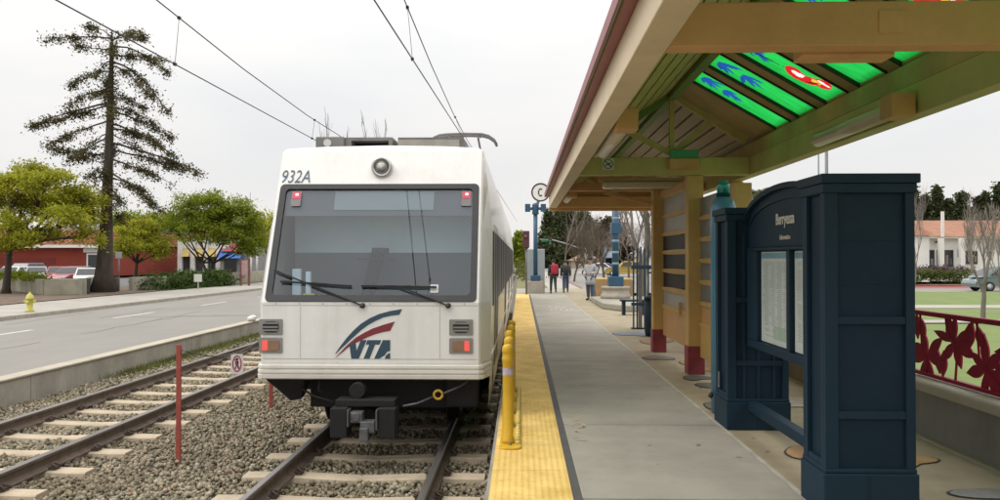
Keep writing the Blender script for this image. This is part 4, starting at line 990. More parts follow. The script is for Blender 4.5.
MB().box(2.0, 2.008, 7.95, 8.0, .36, .52).build('keyhole_plate', steelg, cf, bevel=.003)
# arched header, glazed case, lower rail
Ya, Yb = 5.56, 7.63; Ym = (Ya + Yb) / 2; hl_ = (Yb - Ya) / 2
def arch(z0, rise, yo=0.0):
    P = [(Ya + yo, 1.765), (Yb - yo, 1.765)]
    for k in range(25):
        q = 1 - 2 * k / 24; P.append((Ym + q * (hl_ - yo), z0 + rise * math.sqrt(max(0, 1 - q * q * .97)) if abs(q) < 1 else z0))
    return P
kf = lambda a, c, q: (2.21 + q, a, c)
hd = MB().prism(arch(2.0, .26), kf, 0, .14).build('header', nv, kk, bevel=.004)
b = MB()
P0 = [(Ym + (1 - 2 * k / 24) * hl_, 2.0 + .26 * math.sqrt(1 - (1 - 2 * k / 24) ** 2 * .97)) for k in range(25)]
vs = []
for (a, c) in P0:
    vs += [(2.165, a, c - .01), (2.165, a, c + .035), (2.38, a, c + .035), (2.38, a, c - .01)]
fs = [(j * 4 + q, j * 4 + (q + 1) % 4, (j + 1) * 4 + (q + 1) % 4, (j + 1) * 4 + q) for j in range(24) for q in range(4)]
b.add(vs, fs); b.build('arch_moulding', nv, hd)
b = MB(); 
vs = []
for (a, c) in [(Ym + (1 - 2 * k / 24) * (hl_ - .06), 1.94 + .22 * math.sqrt(1 - (1 - 2 * k / 24) ** 2 * .97)) for k in range(25)]:
    vs += [(2.195, a, c), (2.195, a, c + .02), (2.212, a, c + .02), (2.212, a, c)]
b.add(vs, fs); b.build('arch_bead', nv, hd)
wl = mat('letter_white', (.62, .61, .54), .5)
text_part('name_lettering', 'Berryessa', .135, (2.205, 6.58, 1.955), (R(90), 0, R(-90)), wl, hd, align='CENTER', sx=.86, offset=.003)
text_part('caption_lettering', 'Information', .058, (2.205, 6.58, 1.825), (R(90), 0, R(-90)), wl, hd, align='CENTER', sx=.95, offset=.0008)
b = MB(); b.box(2.19, 2.35, Ya, Yb, 1.735, 1.764); b.box(2.19, 2.35, Ya, Yb, .82, .895); b.box(2.19, 2.35, Yb - .30, Yb, .896, 1.734); b.box(2.19, 2.35, Ya, Ya + .3, .896, 1.734); b.box(2.192, 2.24, 6.44, 6.52, .896, 1.734)
cs = b.build('display_frame', nv, kk, bevel=.006)
MB().box(2.25, 2.345, Ya + .3, Yb - .3, .896, 1.734).build('case_back', nvd, cs)
def poster(y0, y1, z0, z1):
    pm = mat('poster_paper', (.62, .66, .62), .6, var=.12, scale=5)
    p_ = MB().box(2.232, 2.237, y0, y1, z0, z1).build('poster', pm, cs)
    b = MB(); b.box(2.230, 2.2318, y0 + .01, y1 - .01, z1 - .06, z1 - .012); b.build('poster_heading', mat('poster_blue', (.20, .36, .42), .6), p_)
    b = MB(); r2 = random.Random(int(y0 * 100)); z = z1 - .1
    while z > z0 + .06:
        yy = y0 + .03
        for c_ in range(4):
            ww = (y1 - y0 - .06) / 4
            b.box(2.2305, 2.2318, yy, yy + ww * r2.uniform(.5, .92), z, z + .006); yy += ww
        z -= .016 if r2.random() > .12 else .04
    b.build('poster_lines', mat('poster_ink', (.40, .44, .42), .6), p_)
    b = MB(); pts = [(2.229, y0 + .08 + (y1 - y0 - .16) * k / 7, z0 + .12 + (z1 - z0 - .3) * (.5 + .4 * math.sin(k * 1.3 + y0 * 7))) for k in range(8)]; b.box(2.2295, 2.2304, y0 + .05, y0 + (y1 - y0) * .55, z0 + .05, z0 + .16); b.build('route_map', mat('route_green', (.42, .52, .42), .6), p_)
poster(6.535, 7.31, .905, 1.725); poster(5.88, 6.425, .905, 1.725)
MB().add([(2.217, Ya + .3, .896), (2.217, Yb - .3, .896), (2.217, Yb - .3, 1.734), (2.217, Ya + .3, 1.734)], [(0, 1, 2, 3)]).build('case_glass', glassmat('case_glass', (.95, .97, .97), .07, .01), cs)
b = MB(); b.box(2.2, 2.30, 5.5, 7.67, .19, .28); b.build('foot_rail', nv, kk, bevel=.006)
# emergency call pillar with teal beacon
pb = mat('pillar_blue', (.07, .23, .36), .4, var=.15, scale=2, coat=.3, dirt=(.05, .12, .18), dscale=3)
cpn = thing('call_pillar', 'slim light blue call pillar with a teal beacon behind the kiosk', 'call pillar', (2.24, 8.55, 0))
b = MB(); b.lathe([(.0, 0), (.135, 0), (.135, 2.18), (.128, 2.24), (.105, 2.30), (.07, 2.335), (0, 2.34)], (2.195, 8.52, 0), 24); b.build('shaft', pb, cpn)
b = MB(); b.lathe([(.0, 0), (.075, 0), (.075, .03), (0, .03)], (2.195, 8.52, 2.338), 20); c = b.build('beacon_base', nv, cpn)
b = MB(); b.lathe([(.0, 0), (.068, 0), (.068, .1), (.055, .135), (.0, .14)], (2.195, 8.52, 2.369), 20); b.build('beacon', mat('beacon_teal', (.0, .26, .24), .2, var=.2, coat=.6), cpn)
b = MB(); b.box(2.13, 2.26, 8.37, 8.39, 1.1, 1.5); b.build('call_panel', steelg, cpn, bevel=.006)
b = MB(); b.tube([(2.065, 8.5, .18), (2.035, 8.5, .2)], .03, 10); b.build('bolt_cap', black, cpn)

# ================================================================ LOW WALL AND RED LEAF RAILING
lw = thing('low_wall', 'low concrete wall behind the kiosk with a rounded pale coping', 'wall', (3.86, 8, -.003))
cw = mat('wall_concrete', (.245, .24, .215), .85, var=.3, scale=1.4, bump=.3, bscale=30, dirt=(.13, .125, .10), dscale=1.2, damt=.7, stretch=(1.5, 1.5, .4))
b = MB(); b.box(3.745, 3.98, .5, 17.5, -.4, .425); b.build('wall_body', cw, lw)
b = MB(); y = .5
while y < 17.4: b.box(3.70, 4.02, y + .003, y + 2.42, .425, .535); y += 2.425
b.build('coping', mat('coping_pale', (.47, .43, .35), .8, var=.2, scale=2, bump=.2, bscale=30, dirt=(.3, .27, .2), dscale=1.5), lw, bevel=.035, seg=3)
MB().box(3.69, 3.744, .5, 17.5, -.003, .02).build('base_joint', mat('joint_pale', (.42, .38, .28), .85, var=.3), lw)
burg = mat('railing_burgundy', (.34, .016, .055), .5, var=.2, scale=4, spec=.2)
rl_ = thing('leaf_railing', 'burgundy steel railing cut into big leaves and stems on the low wall', 'railing', (3.86, 8, .535))
b = MB(); b.box(3.835, 3.885, .8, 17.2, 1.12, 1.165); b.build('top_rail', burg, rl_, bevel=.006)
b = MB(); b.box(3.835, 3.885, .8, 17.2, .548, .585); b.build('bottom_rail', burg, rl_, bevel=.006)
b = MB(); y = .9
while y < 17.2: b.box(3.84, 3.88, y, y + .03, .535, 1.12); y += 2.7
b.build('rail_post', burg, rl_)
r3 = random.Random(11); b = MB(); fnr = lambda a, c, q: (3.86 + q, a, c)
def lf(y, z, ang, ln, wd):
    P = leafpoly(y, z, ang, ln, wd * 1.08, 10, 1.15); P = [(a, min(max(c, .565), 1.14)) for a, c in P]; b.prism(P, fnr, -.008 + r3.uniform(0, .004), .008)
y = .95; k = 0
while y < 17.0:
    up = k % 2 == 0; zc = .74 if up else .92
    b2 = [(3.86, y, .57)]
    n = 7
    for j in range(n):
        ang = 2 * pi * j / n + r3.uniform(-.25, .25) + (.5 if up else 0)
        lf(y, zc, ang, r3.uniform(.24, .36), r3.uniform(.036, .056))
    pts = [(3.86, y + r3.uniform(-.05, .05), .57), (3.86, y - .03, (zc + .57) / 2), (3.86, y, zc)]; b.tube(pts, .011, 6)
    pts = [(3.86, y, zc), (3.86, y + .1, zc + .1), (3.86, y + .13, 1.13)]; b.tube(pts, .011, 6)
    lf(y + .2, 1.13 if up else .58, (-pi / 2 if up else pi / 2) + r3.uniform(-.5, .5), .25, .055)
    lf(y + .13, 1.1, -2.0, .22, .05)
    lf(y - .22, .60 if up else 1.10, (pi / 2.4 if up else -pi / 2.4), .27, .05)
    y += .47; k += 1
b.build('leaf_tracery', burg, rl_)
# ================================================================ TREES
bark_d = mat('bark_dark', (.075, .058, .045), .95, var=.45, scale=4, bump=.8, bscale=14, stretch=(1, 1, .25))
bark_g = mat('bark_grey', (.21, .185, .165), .95, var=.35, scale=5, bump=.6, bscale=16, stretch=(1, 1, .3))
twig_p = mat('twig_pale', (.30, .255, .23), .95, var=.25, scale=3)
twig_b = mat('twig_brown', (.15, .115, .085), .95, var=.35, scale=.7)
def leaves(C, size, flat=.35, size_var=.5):
    """one rhombus per centre, turned at random."""
    C = np.asarray(C, float); n = len(C)
    nr = RNG.normal(size=(n, 3)); nr[:, 2] = np.abs(nr[:, 2]) + flat; nr /= np.linalg.norm(nr, axis=1)[:, None]
    t = np.cross(nr, RNG.normal(size=(n, 3))); t /= np.linalg.norm(t, axis=1)[:, None] + 1e-9; u = np.cross(nr, t)
    s_ = size * RNG.uniform(1 - size_var, 1 + size_var, n)[:, None]
    V = np.empty((n, 4, 3)); V[:, 0] = C - t * s_; V[:, 1] = C - u * s_ * .45; V[:, 2] = C + t * s_; V[:, 3] = C + u * s_ * .45
    return V.reshape(-1, 3), np.arange(n * 4).reshape(-1, 4)
def cloud(lobes, ncl, nleaf, spread):
    """clump centres on and inside the lobes, leaves scattered round each clump."""
    w_ = np.array([l[3] * l[4] * l[5] for l in lobes]) ** .67; w_ /= w_.sum()
    idx = RNG.choice(len(lobes), ncl, p=w_); Lb = np.array(lobes)[idx]
    d = RNG.normal(size=(ncl, 3)); d /= np.linalg.norm(d, axis=1)[:, None]; d[:, 2] = np.where(d[:, 2] < -.55, -d[:, 2], d[:, 2])
    r = RNG.uniform(.45, 1.08, ncl)[:, None]; K = Lb[:, :3] + d * r * Lb[:, 3:6]
    sp = spread * RNG.uniform(.6, 1.3, ncl)
    C = np.repeat(K, nleaf, 0) + RNG.normal(size=(ncl * nleaf, 3)) * np.repeat(sp, nleaf)[:, None] * np.array([1, 1, .6])
    return K, C
def broadleaf(name, label, base, trunk_top, lobes, ncl, nleaf, spread, size, lm, r0, group=None, bark=bark_d, stems=1, fork=.3):
    base = Vector(base); t = thing(name, label, 'tree', base, group=group)
    K, C = cloud(lobes, ncl, nleaf, spread)
    b = MB(); top = Vector(trunk_top)
    for s_ in range(stems):
        off = Vector((random.uniform(-.25, .25), random.uniform(-.25, .25), 0)) if stems > 1 else Vector()
        tp = top + off * 5
        b.tube([base + off * .4 - Vector((0, 0, .1)), base.lerp(tp, .12) + off * .3, base.lerp(tp, .5) + Vector((random.uniform(-.12, .12), 0, 0)), tp], [r0 * 1.5, r0, r0 * .8, r0 * .65], 9)
        for l in lobes:
            if stems > 1 and random.random() < .35: continue
            c = Vector(l[:3]); m_ = tp.lerp(c, .5) + Vector((random.uniform(-.2, .2), random.uniform(-.2, .2), random.uniform(-.25, .1)))
            b.tube([tp - Vector((0, 0, .08)), m_, c + Vector((0, 0, l[5] * .3))], [r0 * .5, r0 * .32, r0 * .14], 6)
            for q in range(5):
                e = c + Vector((random.uniform(-1, 1) * l[3], random.uniform(-1, 1) * l[4], random.uniform(-.2, .9) * l[5])) * .8
                b.tube([m_.lerp(c, random.uniform(.2, .9)), e], [r0 * .2, r0 * .05], 4)
    b.build('trunk', bark, t)
    V, Fq = leaves(C, size); np_obj('crown', V, Fq, lm, t)
    return t
def bare(name, label, base, h, r0, spread=.5, levels=5, n=3, m1=bark_g, m2=twig_p, group=None, seed=1, up=.35, trunk=.28, twigs=1.0, shrink=.72):
    rr = random.Random(seed); base = Vector(base); t = thing(name, label, 'tree', base, group=group); A = MB(); Tw = MB()
    def grow(p, d, ln, r, lv):
        if lv == 0 or r < .0015: return
        pts = [p]; dd = d.copy()
        for k in range(3):
            dd = (dd + Vector((rr.uniform(-1, 1), rr.uniform(-1, 1), rr.uniform(-.3, .8))) * .13).normalized(); pts.append(pts[-1] + dd * ln / 3)
        (A if lv >= levels - 1 else Tw).tube(pts, [r, r * .9, r * .8, r * .68], 7 if lv >= levels - 1 else 4 if lv > 2 else 3, cap=False)
        for k in range(n + (1 if rr.random() < .4 else 0)):
            f_ = rr.uniform(.45, 1.0) if k else 1.0; i = min(2, int(f_ * 3)); q = pts[i].lerp(pts[i + 1], f_ * 3 - i)
            nd = (dd + Vector((rr.uniform(-1, 1), rr.uniform(-1, 1), rr.uniform(-.5, .5))).normalized() * spread * (1.3 if k else .5) + Vector((0, 0, up))).normalized()
            grow(q, nd, ln * rr.uniform(shrink - .12, shrink + .1), r * (.68 if k == 0 else .52), lv - 1)
    grow(base - Vector((0, 0, .1)), Vector((0, 0, 1)), h * trunk, r0, levels)
    A.build('trunk', m1, t)
    if Tw.f: Tw.build('crown', m2, t)
    return t
ylg = leafmat('leaf_yellow_green', (.26, .305, .035), (.48, .445, .06), .5, .35)
mdg = leafmat('leaf_mid_green', (.13, .185, .022), (.30, .33, .04), .4, .35)
dkg = leafmat('leaf_dark', (.058, .078, .038), (.115, .125, .058), .25, .4)
jun = leafmat('leaf_juniper', (.035, .065, .022), (.10, .14, .04), .25, .45)
red_n = leafmat('needle_redwood', (.06, .065, .03), (.15, .12, .06), .2, .35)

# ---- the tall sparse conifer
def redwood():
    Y = 42.0; s = F / Y; base = Vector((at(103, 291, Y).x, Y, -.14)); t = thing('redwood_tree', 'tall sparse conifer with drooping limbs standing high above the street trees', 'tree', base)
    def W(px, py, dy=0): g = at(px, py, Y); return Vector((g.x, Y + dy, g.z))
    tr = [(103, 293, .72), (104, 275, .48), (106, 240, .36), (107, 200, .29), (109, 150, .225), (110.5, 100, .165), (111.5, 60, .11), (112, 38, .06), (112, 30, .03)]
    b = MB(); b.tube([W(x, y) for x, y, r in tr], [r for x, y, r in tr], 12); 
    def trunk_at(y):
        for (x0, y0, _), (x1, y1, _) in zip(tr, tr[1:]):
            if y1 <= y <= y0: return x0 + (x1 - x0) * (y - y0) / (y1 - y0)
        return 111
    limbs = [(38, 84, 24, -6), (38, 54, 43, -4), (40, 137, 29, -7), (40, 152, 42, -6), (46, 168, 72, -14), (50, 81, 47, 2), (56, 156, 55, -2), (62, 163, 110, -22), (66, 157, 100, -12), (72, 68, 84, -10), (90, 66, 104, -9), (98, 147, 108, -6), (103, 28, 125, -6), (106, 44, 120, -4),
             (112, 164, 134, -8), (108, 152, 124, -10), (120, 50, 145, -3), (124, 178, 158, -10), (130, 168, 146, -10), (138, 62, 160, -6), (143, 198, 172, -7), (150, 175, 168, -6), (152, 75, 158, 2), (158, 172, 184, -4), (165, 95, 178, -2), (172, 166, 212, -8), (178, 150, 196, -6), (155, 58, 150, 1), (186, 130, 205, -4), (200, 125, 222, -6)]
    lim = MB(); C = []
    rr = random.Random(5)
    full = [(a, b_, c, d, None) for a, b_, c, d in limbs]
    for k in range(20):
        y0 = rr.uniform(38, 190); ln = rr.uniform(14, 40) * (.5 + .5 * min(1, (y0 - 20) / 90)); sg = rr.choice((-1, 1)); ax = rr.uniform(-.55, .55)
        full.append((y0, trunk_at(y0) + sg * ln * abs(ax) + sg * 3, y0 + rr.uniform(4, 20) + ln * .2, -rr.uniform(2, 6), rr.choice((-1, 1)) * ln / s * .8))
    for (y0, ex, ey, sagup, dy) in full:
        a = W(trunk_at(y0), y0); d = dy if dy is not None else rr.uniform(-1.2, 1.2)
        e = W(ex, ey, d); m_ = a.lerp(e, .5) + Vector((0, 0, -sagup / s))
        P = []
        for k in range(9):
            q = k / 8; p = a * (1 - q) ** 2 + m_ * 2 * q * (1 - q) + e * q * q; P.append(p + Vector((rr.uniform(-.05, .05), rr.uniform(-.05, .05), rr.uniform(-.05, .05))) * (1 if k else 0))
        L_ = (e - a).length; r_ = .022 + .009 * L_
        lim.tube(P, [r_ * (1 - .8 * k / 8) for k in range(9)], 5, cap=False)
        heavy = 1.0 if dy is None else .6; cq = [min(1.0, rr.uniform(.2, 1.06) ** .75) for _ in range(int((3.2 * L_ + 4) * heavy))]; n = int(78 * L_) + 26
        for k in range(int(n * heavy)):
            q = min(1.0, max(.12, rr.choice(cq) + rr.gauss(0, .035))); i = min(7, int(q * 8)); p = P[i].lerp(P[i + 1], q * 8 - i)
            # little hanging side sprays
            so = Vector((rr.gauss(0, .20), rr.gauss(0, .28), rr.gauss(-.13, .17))); 
            for j in range(3): C.append(p + so * (.4 + .3 * j) + Vector((rr.gauss(0, .06), rr.gauss(0, .06), rr.gauss(0, .06))))
    for k in range(900):
        y = rr.uniform(30, 120); p = W(trunk_at(y), y); C.append(p + Vector((rr.gauss(0, .22), rr.gauss(0, .22), 0)))
    for k in range(600):
        y = rr.choice((80, 92, 96, 126, 140, 160)) + rr.gauss(0, 5); p = W(trunk_at(y) + 3, y); C.append(p + Vector((rr.gauss(0, .28), rr.gauss(0, .28), 0)))
    tk = b.build('trunk', bark_d, t); lim.build('limb', bark_d, tk)
    V, Fq = leaves(C, .062, .0, .6); np_obj('crown', V, Fq, red_n, t)
redwood()
def LB(*rows):              # lobes measured as (px, py, rpx, rpz, Y, dy)
    out = []
    for px, py, rx, rz, Y, dy in rows:
        g = at(px, py, Y + dy); s = F / Y; out.append((g.x, g.y, g.z, rx / s, rx / s * .95, rz / s))
    return out
G = lambda px, Y, z=-.14: (at(px, 270, Y).x, Y, z)
broadleaf('street_tree', 'spreading yellow green street tree in front of the red roofed building', G(6, 40), at(10, 246, 40),
          LB((12, 190, 26, 21, 40, 0), (48, 188, 25, 19, 40, -1), (82, 203, 20, 18, 40, 0), (-12, 203, 24, 24, 40, 1), (30, 176, 22, 12, 40, 1.5), (68, 222, 24, 14, 40, -1.5), (28, 208, 26, 16, 40, 1.5), (86, 218, 17, 14, 40, .5), (6, 228, 22, 14, 40, -1), (62, 206, 24, 14, 40, 1), (88, 238, 12, 10, 40, -.5), (20, 242, 15, 9, 40, -1.5), (-6, 246, 14, 10, 40, -1), (50, 236, 14, 8, 40, 1)), 430, 80, .26, .082, ylg, .2)
broadleaf('street_tree', 'small rounded yellow green tree just right of the tall conifer', G(133, 56), at(137, 262, 56),
          LB((134, 234, 17, 13, 56, 0), (148, 240, 15, 12, 56, 1), (126, 244, 11, 9, 56, -1), (160, 246, 11, 9, 56, 0), (143, 226, 12, 8, 56, .5), (122, 252, 8, 7, 56, 0), (160, 254, 9, 6, 56, -.5), (140, 248, 12, 7, 56, -1)), 210, 70, .26, .088, ylg, .15)
broadleaf('street_tree', 'wide dark green street tree with a forked trunk above the juniper bed', G(213, 56), at(208, 262, 56),
          LB((185, 218, 20, 21, 56, 0), (210, 210, 26, 18, 56, 0), (238, 220, 24, 20, 56, .5), (198, 234, 22, 14, 56, -1), (228, 238, 24, 12, 56, -.5), (250, 236, 14, 15, 56, 1), (174, 232, 11, 12, 56, .5), (214, 226, 26, 16, 56, 1.5), (246, 251, 13, 9, 56, 0), (258, 246, 9, 9, 56, 1)), 420, 75, .30, .09, mdg, .15, stems=2)
broadleaf('street_tree', 'green tree partly hidden behind the tram nose', G(272, 74), at(270, 262, 74), LB((262, 228, 18, 17, 74, 0), (280, 230, 16, 18, 74, 1), (268, 244, 16, 10, 74, 0)), 190, 22, .36, .13, ylg, .2)
broadleaf('tree', 'dark green tree behind the small yellow green tree', G(122, 90), at(124, 262, 90), LB((120, 226, 18, 14, 90, 0), (138, 222, 16, 10, 90, 0), (160, 222, 14, 10, 90, 1)), 150, 22, .5, .17, mdg, .2)
broadleaf('tree', 'distant dark tree rising behind the store roofs', G(172, 120), at(172, 262, 120), LB((168, 226, 20, 12, 120, 0), (150, 230, 16, 10, 120, 0)), 110, 20, .7, .2, dkg, .25)
# low hedge-like juniper bed, planter shrub
def shrub(name, label, lobes, ncl, nleaf, spread, size, lm, base, cat='shrub', group=None):
    t = thing(name, label, cat, base, group=group); K, C = cloud(lobes, ncl, nleaf, spread); C = C[C[:, 2] > base[2] - .02]
    V, Fq = leaves(C, size); np_obj('foliage', V, Fq, lm, t); return t
jl = []
for k in range(11):
    Y = 44.8 + k * .9; jl.append((-21.35 + .06 * k + random.uniform(-.25, .25), Y, .12 + random.uniform(-.1, .15), 1.0, .85, random.uniform(.45, .75)))
shrub('juniper_shrub', 'low spreading dark juniper bed along the pavement with a white sign in front', jl, 420, 30, .2, .075, jun, (-21.2, 48, -.14), 'shrub')
shrub('planter_shrub', 'flat green shrub growing on top of the corner planter wall', [(-27.2, 41.6, .68, 1.5, .8, .22), (-29, 43.3, .68, 1.4, .8, .22), (-25.6, 40.6, .66, .8, .6, .16)], 130, 24, .16, .07, mdg, (-27.2, 41.6, .45))
# planter walls
pl_c = mat('planter_concrete', (.37, .35, .27), .9, var=.25, scale=1.5, bump=.35, bscale=20, dirt=(.22, .2, .15), dscale=.9)
def pwall(label, pts, h, th=.3, z=-.16):
    t = thing('planter_wall', label, 'wall', (pts[0][0], pts[0][1], z), group='planter walls')
    for (a, b_) in zip(pts, pts[1:]):
        b = MB(); A = Vector((a[0], a[1], z + h / 2)); B = Vector((b_[0], b_[1], z + h / 2)); b.bar(A, B, th, h); b.build('wall_panel', pl_c, t, bevel=.02)
pwall('low concrete planter wall with a corner behind the yellow hydrant', [(-31.5, 46.5), (-24.15, 39.0), (-22.35, 39.25), (-26.5, 48)], .78)
pwall('short concrete planter wall between the conifer and the juniper bed', [(-22.2, 43.8), (-21.3, 46.0), (-22.8, 52.5)], .78)
pwall('concrete planter wall behind the juniper bed near the notice board', [(-20.9, 54.6), (-20.7, 72)], .85)
MB().prism([(-31.2, 46.8), (-24.0, 39.4), (-22.7, 39.5), (-26.6, 47.8), (-31.2, 48)], lambda a, c, q: (a, c, q), -.16, .45).build('planter_soil', soil)['kind'] = 'structure'

# ================================================================ STREET THINGS ON THE LEFT
hy = mat('hydrant_yellow', (.55, .50, .10), .5, var=.2, scale=6, dirt=(.35, .28, .06), dscale=5)
h0 = G(30, 26.6, -.17); t = thing('fire_hydrant', 'yellow fire hydrant on the pavement beside the road', 'hydrant', h0)
hx, hyy, hz_ = h0
MB().lathe([(0, 0), (.15, 0), (.15, .05), (.10, .07), (.095, .42), (.135, .44), (.135, .48), (.12, .5), (.10, .58), (.05, .63), (.03, .64), (.03, .68), (0, .69)], (hx, hyy, hz_), 16).build('barrel', hy, t)
b = MB(); b.lathe([(0, -.19), (.05, -.19), (.05, -.13), (.04, -.12), (.04, .12), (.05, .13), (.05, .19), (0, .19)], (hx, hyy, hz_ + .36), 12, axis='X'); b.lathe([(0, -.17), (.06, -.17), (.06, -.1), (0, -.08)], (hx, hyy, hz_ + .34), 12, axis='Y'); b.build('outlet_cap', hy, t)
# white notice on a post in the juniper bed
g = at(198, 278, 46.5); t = thing('notice_sign', 'small blank white sign on a thin post in front of the junipers', 'sign', (g.x, 46.5, -.14))
MB().box(g.x - .24, g.x + .24, 46.47, 46.5, g.z - .23, g.z + .23).build('sign_plate', mat('notice_white', (.72, .72, .68), .6, var=.08), t, bevel=.006)
MB().box(g.x - .03, g.x + .03, 46.5, 46.55, -.2, g.z + .1).build('post', mat('post_pale', (.5, .48, .42), .7), t)
# news rack / waste cabinet left of the conifer
g = G(84, 39.6); t = thing('news_rack', 'dark newspaper rack with two pale panels beside the conifer trunk', 'rack', g)
MB().box(g[0] - .22, g[0] + .22, 39.4, 39.8, -.14, .66).build('cabinet', mat('rack_dark', (.035, .035, .04), .5), t, bevel=.02)
for z0, z1 in ((.38, .58), (-.02, .26)): MB().box(g[0] - .14, g[0] + .17, 39.385, 39.398, z0, z1).build('panel', mat('rack_panel', (.42, .42, .43), .5, var=.2), t, bevel=.005)
g = G(116, 43.0); t = thing('utility_post', 'squat weathered post between the conifer and planter wall', 'post', g)
MB().lathe([(0, 0), (.19, 0), (.19, .7), (.17, .78), (0, .8)], g, 10).build('shaft', mat('weathered', (.15, .12, .09), .9, var=.4), t)
g = G(119, 47.0); t = thing('sign_pole', 'tall thin grey pole right of the conifer trunk', 'pole', g)
MB().tube([(g[0], 47, -.14), (g[0], 47, 2.1)], .05, 8).build('pole', steelg, t); MB().box(g[0] - .2, g[0] + .2, 46.93, 46.95, 1.7, 2.1).build('sign_plate', mat('plate_grey', (.45, .45, .45), .5), t)
# notice board with pink panel
g = G(245, 53, -.17); t = thing('notice_board', 'notice board with pink panels on two brown posts beside the pavement', 'notice board', g)
for dx in (-.28, .28): MB().box(g[0] + dx - .07, g[0] + dx + .07, 52.95, 53.05, -.17, 1.7).build('post', mat('board_brown', (.22, .09, .07), .7, var=.3), t)
MB().box(g[0] - .21, g[0] + .21, 52.93, 53.0, .55, 1.55).build('board', mat('board_pink', (.50, .33, .34), .6, var=.3, scale=4), t)
for px, zt in ((251, 2.1), (257, 2.5)):
    g = G(px, 66); t = thing('white_post', 'white pole at the street edge, ' + ('closest to the notice board' if px == 251 else 'closest to the tram nose'), 'pole', g, group='white poles')
    MB().tube([(g[0], 66, -.14), (g[0], 66, zt)], .09, 8).lathe([(0, 0), (.12, 0), (.12, .06), (0, .1)], (g[0], 66, zt), 8).build('shaft', mat('pole_white', (.7, .68, .64), .6), t)
g = G(250, 85); t = thing('flag_pole', 'thin dark pole rising above the wide street tree', 'pole', g)
MB().tube([(g[0], 85, -.14), (g[0], 85, EYE + (259 - 192) / F * 85)], [.07, .03], 6).build('shaft', steelg, t)

